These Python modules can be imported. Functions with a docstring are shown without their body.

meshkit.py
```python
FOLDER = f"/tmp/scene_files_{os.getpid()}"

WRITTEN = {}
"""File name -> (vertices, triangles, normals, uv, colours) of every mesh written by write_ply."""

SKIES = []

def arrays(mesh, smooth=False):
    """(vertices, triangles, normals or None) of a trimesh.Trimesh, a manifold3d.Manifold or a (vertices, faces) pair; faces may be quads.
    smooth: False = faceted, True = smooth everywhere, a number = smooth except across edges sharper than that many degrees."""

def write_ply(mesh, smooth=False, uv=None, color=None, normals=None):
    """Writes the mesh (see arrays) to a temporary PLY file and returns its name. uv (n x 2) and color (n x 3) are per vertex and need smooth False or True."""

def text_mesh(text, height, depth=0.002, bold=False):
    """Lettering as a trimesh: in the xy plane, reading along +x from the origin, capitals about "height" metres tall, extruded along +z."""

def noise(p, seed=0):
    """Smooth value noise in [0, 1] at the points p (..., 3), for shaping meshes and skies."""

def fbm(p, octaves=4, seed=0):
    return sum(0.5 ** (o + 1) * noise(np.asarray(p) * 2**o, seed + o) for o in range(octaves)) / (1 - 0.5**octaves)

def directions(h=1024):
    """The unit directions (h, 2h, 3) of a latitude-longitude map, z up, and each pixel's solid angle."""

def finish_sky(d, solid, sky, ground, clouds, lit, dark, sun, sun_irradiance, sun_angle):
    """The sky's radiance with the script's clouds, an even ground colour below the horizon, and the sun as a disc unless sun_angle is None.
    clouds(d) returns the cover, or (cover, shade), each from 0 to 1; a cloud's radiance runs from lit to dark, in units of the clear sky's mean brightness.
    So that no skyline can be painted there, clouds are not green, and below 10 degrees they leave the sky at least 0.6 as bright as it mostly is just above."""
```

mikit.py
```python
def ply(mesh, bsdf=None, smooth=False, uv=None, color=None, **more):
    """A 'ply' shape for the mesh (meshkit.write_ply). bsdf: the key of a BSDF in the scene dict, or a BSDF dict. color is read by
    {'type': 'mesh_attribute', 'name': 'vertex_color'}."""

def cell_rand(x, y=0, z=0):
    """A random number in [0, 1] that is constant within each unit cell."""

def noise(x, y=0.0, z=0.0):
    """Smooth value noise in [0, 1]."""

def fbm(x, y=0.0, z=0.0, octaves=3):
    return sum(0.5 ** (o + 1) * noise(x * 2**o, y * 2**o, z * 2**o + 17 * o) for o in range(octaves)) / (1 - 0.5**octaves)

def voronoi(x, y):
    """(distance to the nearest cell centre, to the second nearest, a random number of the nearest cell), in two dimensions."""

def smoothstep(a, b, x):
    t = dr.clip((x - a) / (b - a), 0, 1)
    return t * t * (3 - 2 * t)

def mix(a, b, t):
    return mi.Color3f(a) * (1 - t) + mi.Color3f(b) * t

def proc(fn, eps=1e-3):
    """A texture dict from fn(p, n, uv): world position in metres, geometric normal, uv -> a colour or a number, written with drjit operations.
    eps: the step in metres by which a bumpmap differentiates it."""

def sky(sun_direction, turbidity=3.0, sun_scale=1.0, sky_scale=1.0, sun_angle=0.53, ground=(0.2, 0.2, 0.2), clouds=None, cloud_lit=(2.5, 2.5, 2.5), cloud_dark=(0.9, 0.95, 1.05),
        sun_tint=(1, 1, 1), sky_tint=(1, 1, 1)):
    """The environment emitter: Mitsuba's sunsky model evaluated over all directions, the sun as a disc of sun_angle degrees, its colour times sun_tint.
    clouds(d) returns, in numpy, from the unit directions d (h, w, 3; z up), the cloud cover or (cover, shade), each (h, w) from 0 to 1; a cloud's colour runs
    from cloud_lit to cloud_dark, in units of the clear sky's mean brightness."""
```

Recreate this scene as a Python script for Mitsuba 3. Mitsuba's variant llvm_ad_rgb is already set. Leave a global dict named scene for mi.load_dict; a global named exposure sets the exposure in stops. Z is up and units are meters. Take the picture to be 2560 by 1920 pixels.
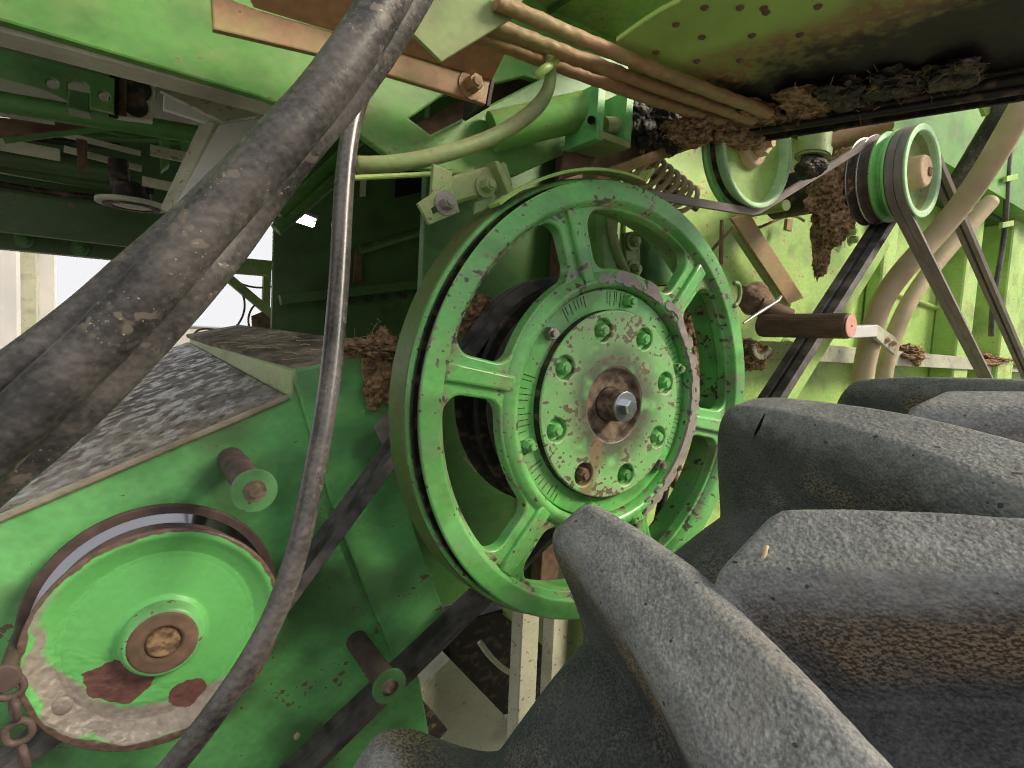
import math, random
import numpy as np, trimesh, mitsuba as mi, drjit as dr
import shapely.geometry as sg
from shapely import affinity
from scipy.interpolate import PchipInterpolator, CubicSpline
import mikit, meshkit
from mikit import fbm, noise, smoothstep, mix

# ------------------------------------------------------------------ camera, sky, exposure
EYE = np.array([0.0, 0.0, 1.5])                 # metres; the camera stands between the rear wheel and the machine's side
F = 1387.0                                      # focal length in pixels of the 2560 px wide photograph
_n = np.array([.692, .111, -1.0]); _n /= np.linalg.norm(_n)
_d = np.array([-.055, 1, .073]); _d -= _n * (_d @ _n); _d /= np.linalg.norm(_d)
_ey, _ez = -_n, -_d
CAM = np.array([np.cross(_ey, _ez), _ey, _ez])  # camera axes (right, down, forward) -> world; x along the machine, y into it, z up
exposure = 2.05
T4 = mi.ScalarTransform4f
fwd, upv = CAM @ np.array([0, 0, 1.0]), CAM @ np.array([0, -1.0, 0])
scene, labels = {}, {}
scene['camera'] = {'type': 'perspective', 'fov': math.degrees(2 * math.atan(1280 / F)), 'fov_axis': 'x', 'near_clip': .02, 'far_clip': 400.0,
                   'to_world': T4().look_at(origin=EYE.tolist(), target=(EYE + fwd).tolist(), up=upv.tolist())}
scene['sky'] = mikit.sky([.55, -.62, .56], turbidity=3, sun_scale=.95, sun_angle=20, ground=(.12, .115, .10), clouds=lambda d: 1.0, cloud_lit=(2.75, 2.75, 2.8), sun_tint=(.90, .98, 1.12))


def ray(px, py): return CAM @ np.array([(px - 1280) / F, (py - 960) / F, 1.0])
def A(px, py, y):                               # the point of the vertical plane at distance y from the camera, parallel to the machine's side
    r = ray(px, py); return EYE + r * (y / r[1])
def D(px, py, dep): return EYE + ray(px, py) * dep
def H(px, py, z):                               # the point of the horizontal plane z above / below eye level
    r = ray(px, py); return EYE + r * (z / r[2])


# ------------------------------------------------------------------ materials
def V(*c): return mi.Color3f(*c)
GREY, RUST, DUST, GRIME, CHAFF = (.30, .27, .25), (.12, .055, .035), (.33, .22, .13), (.022, .017, .014), (.26, .16, .09)


def paint(base, var=.25, chip=.60, chips=RUST, dust=.25, dustc=DUST, soft=.0, spots=.0, grime=0.0):
    b = mi.Color3f(*base); cc = mi.Color3f(*chips); dc = mi.Color3f(*dustc)

    def fn(p, n, uv):
        x, y, z = p.x, p.y, p.z
        big = fbm(x * 5, y * 5, z * 5, 3)
        fine = fbm(x * 130, y * 130, z * 130, 3)
        mid = fbm(x * 34 + 7, y * 34, z * 34, 3)
        col = b * (1 - var + 2 * var * big) * (.86 + .28 * fine)
        col = col * (1 - .30 * smoothstep(.48, .72, fbm(x * 11 + 5, y * 11, z * 11, 3)))
        d = dr.clip(dust * (smoothstep(.35, .75, mid * .6 + big * .4) * .8 + .9 * smoothstep(.1, .9, n.z)) + .12 * dust, 0, 1)
        col = mix(col, dc * (.75 + .5 * fine), d)
        if grime:
            col = mix(col, mi.Color3f(*GRIME) * 1.5, grime * smoothstep(.5, .68, fbm(x * 9, y * 9 + 3, z * 9, 3)))
        thr = chip + .10 * (1 - smoothstep(.42, .62, fbm(x * 12, y * 12 + 9, z * 12, 2)))
        m = smoothstep(thr, thr + .02, fine * .62 + mid * .38)
        col = mix(col, cc * (.6 + .9 * mid), m * .9)
        return col
    return {'type': 'twosided', 'bsdf': {'type': 'principled', 'base_color': mikit.proc(fn), 'roughness': .38 + .2 * soft, 'specular': .5}}


def plain(fn, rough=.6, spec=.4, metallic=0.0, bump=None, bscale=1.0, eps=1e-3, **kw):
    b = {'type': 'principled', 'base_color': mikit.proc(fn) if callable(fn) else {'type': 'rgb', 'value': list(fn)}, 'roughness': mikit.proc(rough) if callable(rough) else rough,
         'specular': spec, 'metallic': metallic, **kw}
    if bump is not None:
        b = {'type': 'bumpmap', 'arbitrary': mikit.proc(bump, eps), 'scale': bscale, 'bsdf': b}
    return {'type': 'twosided', 'bsdf': b}


TXC, TZC, TYAW = .694, 1.5 - .774, -.057        # centre and yaw of the wheel that carries the tyre
WC = A(1544.9, 1013.5, .601)                    # hub of the big pulley
LC = A(405, 1600, .70); LC = np.array([.033, .70, 1.5 - .3484])
def wheelp(p, n, uv):
    x, y, z = p.x, p.y, p.z
    u, w = x - WC[0], z - WC[2]; r = dr.sqrt(u * u + w * w)
    big = fbm(x * 6, y * 6, z * 6, 3); fine = fbm(x * 150, y * 150, z * 150, 3); mid = fbm(x * 38 + 7, y * 38, z * 38, 3)
    col = mi.Color3f(.125, .42, .105) * (.72 + .56 * big) * (.86 + .28 * fine)
    col = mix(col, mi.Color3f(.20, .42, .20), .35 * smoothstep(.45, .7, fbm(x * 16, y * 16, z * 16, 2)))
    near = lambda c, s_: dr.exp(-dr.square((r - c) / s_))
    edge = dr.clip(near(.297, .008) + .8 * near(.331, .0035) + near(.212, .007) + .8 * near(.181, .006), 0, 1)
    dirt = dr.clip(.9 * near(.293, .007) + .7 * near(.214, .008) + .30, 0, 1) * smoothstep(.38, .70, mid * .55 + big * .45)
    col = mix(col, mi.Color3f(.27, .215, .14) * (.7 + .6 * fine), .75 * dirt)
    col = col * (1 - .35 * smoothstep(.50, .72, fbm(x * 13 + 5, y * 13, z * 13, 3)))
    patchy = smoothstep(.47, .66, fbm(x * 9, y * 9 + 9, z * 9, 3))
    thr = .665 - .085 * edge - .075 * patchy
    m = smoothstep(thr, thr + .018, fine * .6 + mid * .4)
    return mix(col, mix((.045, .035, .028), (.21, .165, .135), smoothstep(.4, .6, fbm(x * 60, y * 60, z * 60, 2))), m * .92)


scene['paint_wheel'] = {'type': 'twosided', 'bsdf': {'type': 'principled', 'base_color': mikit.proc(wheelp), 'roughness': .31, 'specular': .55}}
scene['paint_house'] = paint((.125, .41, .13), .2, .66, (.11, .06, .04), .12, (.22, .20, .13), .0, .0, .55)
scene['paint_lime'] = paint((.265, .47, .10), .3, .635, (.25, .11, .05), .42, (.46, .42, .20), .5)
scene['paint_beam'] = paint((.080, .275, .042), .4, .655, (.17, .09, .06), .35, (.30, .27, .13), .3)
scene['paint_drum_shade'] = paint((.07, .15, .035), .3, .64, RUST, .5, (.12, .095, .05), .4)
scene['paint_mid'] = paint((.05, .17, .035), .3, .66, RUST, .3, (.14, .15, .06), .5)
scene['paint_shade'] = paint((.034, .088, .024), .3, .66, RUST, .20, (.10, .11, .05), .5)  # machine green darkened: the unlit interior's shade is in the colour
scene['paint_olive'] = paint((.17, .27, .085), .3, .66, RUST, .5, (.27, .225, .125), .6)
scene['paint_dusty'] = paint((.24, .20, .07), .3, .72, RUST, 1.9, (.27, .155, .072), .9)
scene['paint_cream'] = paint((.37, .38, .28), .2, .63, (.16, .13, .09), .2, (.36, .33, .24), .6)
scene['rust'] = plain(lambda p, n, uv: mix((.055, .034, .024), (.20, .128, .085), fbm(p.x * 60, p.y * 60, p.z * 60, 4)) * (.6 + .8 * fbm(p.x * 9, p.y * 9, p.z * 9, 2)), .8, .25)
scene['hub_dirt'] = plain(lambda p, n, uv: mix((.05, .037, .028), (.22, .165, .12), smoothstep(.25, .75, fbm(p.x * 70, p.y * 70, p.z * 70, 4))), .85, .2)
scene['dirt'] = plain(lambda p, n, uv: mix((.075, .047, .03), (.33, .215, .125), smoothstep(.25, .8, fbm(p.x * 150, p.y * 150, p.z * 150, 3))), .95, .1)
scene['grime_black'] = plain(lambda p, n, uv: mix((.010, .008, .007), (.10, .062, .038), smoothstep(.5, .8, fbm(p.x * 60, p.y * 60, p.z * 60, 4))), .6, .4)
scene['belt_rubber'] = plain(lambda p, n, uv: mix((.028, .026, .026), (.10, .09, .085), smoothstep(.3, .8, fbm(p.x * 40, p.y * 40, p.z * 40, 3))), .62, .35)
scene['belt_worn'] = plain(lambda p, n, uv: mix((.10, .085, .08), (.21, .175, .165), fbm(p.x * 30, p.y * 120, p.z * 30, 3)), .55, .4)
scene['dark_hole'] = plain((.008, .010, .008), .9, .1)
scene['steel'] = plain((.62, .66, .70), .28, .5, 1.0)
scene['steel_dull'] = plain(lambda p, n, uv: mix((.20, .17, .15), (.48, .46, .44), fbm(p.x * 70, p.y * 70, p.z * 70, 3)), .42, .5, .8)
scene['chrome'] = plain((.30, .31, .33), .13, .5, 1.0)
scene['old_iron'] = plain(lambda p, n, uv: mix((.035, .026, .024), (.12, .08, .07), fbm(p.x * 60, p.y * 60, p.z * 60, 3)), .6, .35)


def hose_col(p, n, uv):
    a = fbm(p.x * 16, p.y * 16, p.z * 16, 3); b = fbm(p.x * 240, p.y * 240, p.z * 240, 3)
    s = smoothstep(.72, .77, fbm(p.x * 480, p.y * 480, p.z * 480, 3))
    k = smoothstep(.50, .64, fbm(p.x * 20, p.y * 20 + 4, p.z * 20, 3))
    col = mix((.013, .0125, .0128), (.086, .078, .073), smoothstep(.25, .70, a * .75 + b * .25)) * (.75 + .5 * b)
    col = mix(col, (.17, .14, .115), smoothstep(.60, .68, fbm(p.x * 95, p.y * 95, p.z * 95, 3)) * .5 * k)
    return mix(col, (.36, .31, .25), s * .6 * k)


scene['hose_rubber'] = plain(hose_col, .5, .45, bump=lambda p, n, uv: fbm(p.x * 240, p.y * 240, p.z * 240, 3), bscale=.0004, eps=5e-4)
scene['hose_smooth'] = plain(hose_col, .30, .55)
scene['hose_beige'] = plain(lambda p, n, uv: mix((.30, .25, .15), (.50, .40, .26), fbm(p.x * 18, p.y * 18, p.z * 18, 3)), .6, .3)


def tyre_col(p, n, uv):                         # dusty lug tops, paled further to hold sky light; brown dirt on flanks
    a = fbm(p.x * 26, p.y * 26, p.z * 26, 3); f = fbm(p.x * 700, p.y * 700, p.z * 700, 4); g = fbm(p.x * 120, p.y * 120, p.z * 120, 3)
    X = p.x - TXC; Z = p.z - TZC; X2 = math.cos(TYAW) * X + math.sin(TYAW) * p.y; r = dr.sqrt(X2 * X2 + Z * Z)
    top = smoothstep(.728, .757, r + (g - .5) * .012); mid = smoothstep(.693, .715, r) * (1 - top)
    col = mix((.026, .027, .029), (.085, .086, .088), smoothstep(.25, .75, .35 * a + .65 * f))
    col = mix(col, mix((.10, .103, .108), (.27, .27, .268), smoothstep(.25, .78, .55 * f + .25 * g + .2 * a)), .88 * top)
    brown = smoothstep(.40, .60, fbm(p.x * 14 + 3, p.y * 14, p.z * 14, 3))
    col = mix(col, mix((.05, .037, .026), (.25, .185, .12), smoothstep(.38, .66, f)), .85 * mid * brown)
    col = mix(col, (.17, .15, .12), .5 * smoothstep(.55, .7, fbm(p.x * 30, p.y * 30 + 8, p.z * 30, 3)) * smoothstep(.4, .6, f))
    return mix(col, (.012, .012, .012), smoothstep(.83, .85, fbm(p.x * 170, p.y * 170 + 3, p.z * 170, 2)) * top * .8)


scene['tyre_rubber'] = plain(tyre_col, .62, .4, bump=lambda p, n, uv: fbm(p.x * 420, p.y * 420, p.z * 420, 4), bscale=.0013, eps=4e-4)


def lface(p, n, uv):                            # face of the lower left pulley: bare rust patches and caked dirt below
    u, w = (p.x - LC[0]) / .125, (p.z - LC[2]) / .125
    q = fbm(p.x * 55, p.y * 55, p.z * 55, 3)
    f = fbm(p.x * 190, p.y * 190, p.z * 190, 3)
    base = mi.Color3f(.115, .40, .11) * (.85 + .3 * fbm(p.x * 9, p.y * 9, p.z * 9, 2)) * (.93 + .14 * f)
    r = dr.sqrt(u * u + w * w)
    wob = (fbm(p.x * 34, p.y * 34, p.z * 34, 4) - .5) * .30
    cake = smoothstep(.02, .10, .30 * smoothstep(-.2, .8, -w * .9 - u * .35) + (r - .74) * 1.1 + wob * .8 - .12) * smoothstep(-.25, .05, -w * .8 - u * .45)
    cake = cake * (1 - smoothstep(.92, .95, r + wob * .8))
    col = mix(base, mix((.13, .11, .095), (.34, .30, .265), f * .7 + q * .3), cake)
    patch = dr.minimum(dr.sqrt(dr.square((u + .34) / .30) + dr.square((w + .46 + .35 * u) / .19)), dr.sqrt(dr.square((u - .20) / .17) + dr.square((w + .60) / .12)))
    col = mix(col, mix((.085, .035, .032), (.17, .085, .07), f), 1 - smoothstep(.985, 1.01, patch + wob * 3.6 + (f - .5) * .12))
    edge = smoothstep(.950, .960, r + wob * .30 + .03 * smoothstep(.2, .9, -w))
    return mix(col, mix((.055, .033, .027), (.17, .11, .085), f), edge)


scene['pulley_face'] = plain(lface, .42, .45, bump=lambda p, n, uv: fbm(p.x * 140, p.y * 140, p.z * 140, 3) * smoothstep(-.1, .5, -(p.z - LC[2]) / .125 * .8 - (p.x - LC[0]) / .125 * .45), bscale=.003)


def hubp(p, n, uv):                             # hub plate: faded paint, grey grease round the shaft, a brown run below it
    u, w = p.x - WC[0], p.z - WC[2]; r = dr.sqrt(u * u + w * w)
    q = fbm(p.x * 34, p.y * 34, p.z * 34, 3); f = fbm(p.x * 150, p.y * 150, p.z * 150, 3)
    col = mi.Color3f(.175, .40, .14) * (.75 + .5 * fbm(p.x * 14, p.y * 14, p.z * 14, 2)) * (.88 + .24 * f)
    col = mix(col, mi.Color3f(.33, .31, .23), .45 * smoothstep(.4, .7, q))
    col = mix(col, mi.Color3f(.055, .050, .045), .85 * smoothstep(.115, .062, r + (q - .5) * .05) * smoothstep(.3, .6, q + .15))
    run = smoothstep(.020, .006, dr.abs(u + .030 - .25 * (w + .06)) + (q - .5) * .02) * smoothstep(-.04, -.055, w)
    col = mix(col, mi.Color3f(.20, .12, .075), .8 * run)
    m = smoothstep(.575, .60, f * .55 + q * .45)
    return mix(col, mi.Color3f(.10, .075, .045), m * .9)


scene['paint_hub'] = plain(hubp, .45, .45)


def riv(p, n, uv):                              # underside sheet: paint, then brown dust, then black oily grime towards its end lip
    a = fbm(p.x * 14, p.y * 14, p.z * 14, 3); f = fbm(p.x * 110, p.y * 110, p.z * 110, 3)
    t = p.x + (a - .5) * .11
    col = mi.Color3f(.32, .47, .12) * (.8 + .4 * a)
    col = mix(col, mi.Color3f(.21, .12, .06) * (.6 + .8 * f), smoothstep(.625, .70, t) * (.75 + .25 * smoothstep(.4, .6, f)))
    return mix(col, mi.Color3f(.012, .009, .008) * (.5 + f), smoothstep(.695, .765, t + (f - .5) * .05))


scene['sheet_grimy'] = plain(riv, .6, .35, bump=lambda p, n, uv: fbm(p.x * 130, p.y * 130, p.z * 130, 3), bscale=.0012)


def wet(p, n, uv):
    s = fbm(p.x * 90, p.y * 60, p.z * 90, 4); b = fbm(p.x * 7, p.y * 4, p.z * 7, 3)
    k = smoothstep(.38, .62, s * .45 + b * .6)
    col = mix((.165, .155, .13), (.085, .063, .045), k)
    col = mix(col, (.055, .038, .028), smoothstep(.60, .66, fbm(p.x * 75, p.y * 50, p.z * 75, 3)) * .85)
    return col * (.85 + .3 * fbm(p.x * 200, p.y * 120, p.z * 200, 2))


scene['wet_top'] = plain(wet, lambda p, n, uv: .30 + .35 * smoothstep(.36, .62, fbm(p.x * 60, p.y * 45, p.z * 60, 4)), .45, bump=lambda p, n, uv: fbm(p.x * 170, p.y * 110, p.z * 170, 3), bscale=.0010, eps=1e-3)
scene['lip_dusty'] = plain(lambda p, n, uv: mix((.13, .11, .08), (.30, .27, .21), fbm(p.x * 50, p.y * 50, p.z * 50, 3)), .8, .2)
scene['dusty_top'] = plain(lambda p, n, uv: mix((.075, .06, .042), (.215, .185, .14), smoothstep(.25, .75, fbm(p.x * 34, p.y * 20, p.z * 34, 4))), .85, .2)
scene['gravel_mat'] = plain(lambda p, n, uv: mix((.13, .12, .105), (.30, .28, .25), fbm(p.x * 60, p.y * 60, p.z * 60, 4)), .9, .2)
scene['stone_mat'] = plain(lambda p, n, uv: mix((.35, .33, .31), (.62, .60, .57), fbm(p.x * 60, p.y * 60, p.z * 60, 3)), .9, .2)
scene['straw_mat'] = plain((.27, .18, .095), .8, .2)
scene['straw_pale'] = plain((.46, .36, .23), .8, .2)
scene['post_mat'] = plain(lambda p, n, uv: mix((.42, .42, .43), (.62, .60, .56), fbm(p.x * 3, p.y * 3, p.z * 3, 3)), .7, .3)
scene['grip_brown'] = plain(lambda p, n, uv: mix((.045, .026, .018), (.17, .10, .075), fbm(p.x * 70, p.y * 25, p.z * 70, 3)), .65, .3)
scene['pink_cap'] = plain((.55, .28, .22), .5, .4)
scene['copper_hub'] = plain(lambda p, n, uv: mix((.34, .24, .15), (.52, .39, .26), fbm(p.x * 50, p.y * 50, p.z * 50, 2)), .6, .35)
scene['mint'] = paint((.36, .60, .33), .15, .66, GREY, .2, (.45, .42, .27), .3)
scene['lamp_glow'] = plain((.8, .8, .8), .4)

# ------------------------------------------------------------------ helpers
used = {}


def numbered(k):
    i = used.get(k, -1) + 1; used[k] = i
    return k if i == 0 else f'{k}_{i:03d}'


def thing(name, label, cat, group=None):
    k = numbered(name); labels[k] = {'label': label, 'category': cat}
    if group: labels[k]['group'] = group
    return k


def part(root, name, mesh, mat, smooth=32, label=None, kind=None, **kw):
    k = numbered(f'{root}__{name}')
    scene[k] = mikit.ply(mesh, mat, smooth, **kw)
    if label or kind:
        labels[k] = {}
        if label: labels[k]['label'] = label
        if kind: labels[k]['kind'] = kind
    return k


def one(name, mesh, mat, label, cat, smooth=32, group=None, kind=None):
    k = thing(name, label, cat, group); scene[k] = mikit.ply(mesh, mat, smooth)
    if kind: labels[k]['kind'] = kind
    return k


def struct(name, mesh, mat, smooth=False, kind='structure'):
    scene[name] = mikit.ply(mesh, mat, smooth); labels[name] = {'kind': kind}


def cat(*ms): return trimesh.util.concatenate([m for m in ms if m is not None])
def unit(v): v = np.asarray(v, float); return v / np.linalg.norm(v)


def frame_of(axis, up=(0, 0, 1)):
    a = unit(axis); u = np.asarray(up, float)
    if abs(a @ unit(u)) > .95: u = np.array([1.0, 0, 0])
    s = unit(np.cross(a, u)); return s, unit(np.cross(s, a)), a   # side, up, axis


def spline(pts, n=60):
    p = np.asarray(pts, float); t = np.r_[0, np.cumsum(np.linalg.norm(np.diff(p, axis=0), axis=1))]
    return CubicSpline(t, p)(np.linspace(0, t[-1], n))


def tube(path, r, sides=16, caps=True, wob=0, seed=0, ell=1.0):
    p = np.asarray(path, float); n = len(p); t = np.gradient(p, axis=0); t /= np.linalg.norm(t, axis=1, keepdims=True)
    s, u, _ = frame_of(t[0]); R = np.broadcast_to(r, (n,)); V_ = []
    for i in range(n):
        s = unit(s - t[i] * (s @ t[i])); u = np.cross(s, t[i])
        a = np.arange(sides) * 2 * np.pi / sides
        V_.append(p[i] + R[i] * (np.cos(a)[:, None] * s + ell * np.sin(a)[:, None] * u))
    v = np.vstack(V_)
    if wob:
        v = v + (np.repeat(p, sides, 0) - v) / np.repeat(R, sides)[:, None] * (wob * (meshkit.fbm(v * 90, 3, seed) - .5) * 2)[:, None]
    i, j = np.meshgrid(np.arange(n - 1), np.arange(sides), indexing='ij')
    q = np.stack([i * sides + j, i * sides + (j + 1) % sides, (i + 1) * sides + (j + 1) % sides, (i + 1) * sides + j], -1).reshape(-1, 4)
    f = np.vstack([q[:, [0, 1, 2]], q[:, [0, 2, 3]]])
    if caps:
        v = np.vstack([v, p[0], p[-1]]); k = n * sides; jj = np.arange(sides)
        f = np.vstack([f, np.stack([np.full(sides, k), (jj + 1) % sides, jj], 1), np.stack([np.full(sides, k + 1), (n - 1) * sides + jj, (n - 1) * sides + (jj + 1) % sides], 1)])
    m = trimesh.Trimesh(v, f, process=False)
    if m.volume < 0: m.invert()
    return m


def cyl(a, b, r, sides=20, r2=None):
    return tube(np.array([a, b], float), [r, r if r2 is None else r2], sides)


def bar(a, b, w, h, up=(0, 0, 1), c=.001):
    """A bar from a to b, w across, h along up, its long edges chamfered by c."""
    a, b = np.asarray(a, float), np.asarray(b, float); s, u, t = frame_of(b - a, up)
    x, y = w / 2, h / 2; c = min(c, x * .6, y * .6)
    o = [(-x + c, -y), (x - c, -y), (x, -y + c), (x, y - c), (x - c, y), (-x + c, y), (-x, y - c), (-x, -y + c)]
    v = np.array([p + s * i + u * j for p in (a, b) for i, j in o])
    return trimesh.convex.convex_hull(v)


def rings(poly):
    for g in getattr(poly, 'geoms', [poly]):
        yield g


def resample(ring, step):
    c = np.asarray(ring.coords)[:-1]; out = []
    for i in range(len(c)):
        a, b = c[i], c[(i + 1) % len(c)]; k = max(1, int(np.linalg.norm(b - a) / step))
        out += [a + (b - a) * t / k for t in range(k)]
    return np.array(out)


def inset_normals(c):
    e = np.roll(c, -1, 0) - c; n = np.stack([-e[:, 1], e[:, 0]], 1); n /= np.linalg.norm(n, axis=1, keepdims=True) + 1e-12
    m = n + np.roll(n, 1, 0); l = np.linalg.norm(m, axis=1, keepdims=True); m = m / np.maximum(l, 1e-9)
    k = 1 / np.maximum((m * n).sum(1, keepdims=True), .5)
    return m * k


def prism(poly, depth, r=.0015, step=.012, seg=2, back=True):
    """Polygon (x, y) extruded to +z from 0 (front, edges rounded by r) to depth. Returns vertices with z = depth behind the front."""
    ms = []
    for g in rings(poly):
        g = sg.polygon.orient(g, 1.0); vs, fs, base, fronts = [], [], 0, []
        for ring in [g.exterior, *g.interiors]:
            c = resample(ring, step); nn = inset_normals(c); n = len(c); layers = []
            for k in range(seg + 1):
                a = k / seg * np.pi / 2 if seg else 0
                layers.append(np.column_stack([c + nn * r * (1 - np.sin(a)), np.full(n, r * (1 - np.cos(a)) if seg else 0)]))
            layers.append(np.column_stack([c, np.full(n, depth)]))
            L = np.array(layers); vs.append(L.reshape(-1, 3)); j = np.arange(n)
            for k in range(len(layers) - 1):
                p0, p1 = base + k * n + j, base + k * n + (j + 1) % n; q0, q1 = p0 + n, p1 + n
                fs += [np.stack([p0, p1, q1], 1), np.stack([p0, q1, q0], 1)]
            fronts.append((base, n, base + (len(layers) - 1) * n)); base += len(layers) * n
        v = np.vstack(vs)
        import mapbox_earcut as me
        for which in ((0, 2) if back else (0,)):
            idx = np.concatenate([np.arange(f[which], f[which] + f[1]) for f in fronts]); ends = np.cumsum([f[1] for f in fronts]).astype(np.uint32)
            t = np.asarray(me.triangulate_float64(np.ascontiguousarray(v[idx, :2]), ends)).reshape(-1, 3)
            fs.append(idx[t] if which == 0 else idx[t][:, ::-1])
        m = trimesh.Trimesh(v, np.vstack(fs), process=False)
        ms.append(m)
    return cat(*ms)


def fixed(m):
    if m.volume < 0: m.invert()
    return m


def plateY(poly, y0, y1, r=.0015, step=.012, seg=2):
    """Polygon in world (x, z) as a plate whose front is at y0 and back at y1."""
    m = prism(poly, y1 - y0, r, step, seg); v = m.vertices
    m = trimesh.Trimesh(np.column_stack([v[:, 0], v[:, 2] + y0, v[:, 1]]), m.faces, process=False)
    return fixed(m)


def pix(pts, y): return sg.Polygon([A(px, py, y)[[0, 2]] for px, py in pts])


def slab(pts, thick, r=.001):
    """A plate with the planar outline pts (3D), going back by the vector 'thick' from that face."""
    p = np.asarray(pts, float); o = p[0]; t = np.asarray(thick, float); d = np.linalg.norm(t)
    n = unit(sum(np.cross(p[i] - o, p[(i + 1) % len(p)] - o) for i in range(len(p))))
    if n @ t < 0: n = -n
    ex = unit(p[1] - o - n * ((p[1] - o) @ n)); ey = np.cross(n, ex)
    poly = sg.Polygon([((q - o) @ ex, (q - o) @ ey) for q in p])
    m = prism(poly, d, r, .05, 1); v = m.vertices
    return fixed(trimesh.Trimesh(o + v[:, :1] * ex + v[:, 1:2] * ey + v[:, 2:] * n, m.faces, process=False))


def lathe(profile, c, n=128, closed=True, a0=0, a1=360):
    """(r, y) profile turned about the axis along y through (c.x, ., c.z); y is added to c.y."""
    pr = np.asarray(profile, float); full = a1 - a0 >= 360; a = np.radians(np.linspace(a0, a1, n, endpoint=not full))
    v = np.stack([c[0] + pr[:, 0][None] * np.cos(a)[:, None], np.broadcast_to(c[1] + pr[:, 1][None], (n, len(pr))), c[2] + pr[:, 0][None] * np.sin(a)[:, None]], -1)
    k = len(pr); i, j = np.meshgrid(np.arange(n if full else n - 1), np.arange(k if closed else k - 1), indexing='ij')
    q = np.stack([i * k + j, i * k + (j + 1) % k, ((i + 1) % n) * k + (j + 1) % k, ((i + 1) % n) * k + j], -1).reshape(-1, 4)
    v = v.reshape(-1, 3); f = np.vstack([q[:, [0, 1, 2]], q[:, [0, 2, 3]]])
    if not full:
        import mapbox_earcut as me
        t = np.asarray(me.triangulate_float64(np.ascontiguousarray(pr), np.array([k], np.uint32))).reshape(-1, 3)
        f = np.vstack([f, t, (t + (n - 1) * k)[:, ::-1]])
    m = trimesh.Trimesh(v, f, process=False); m.merge_vertices()
    return fixed(m) if closed else m


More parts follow.
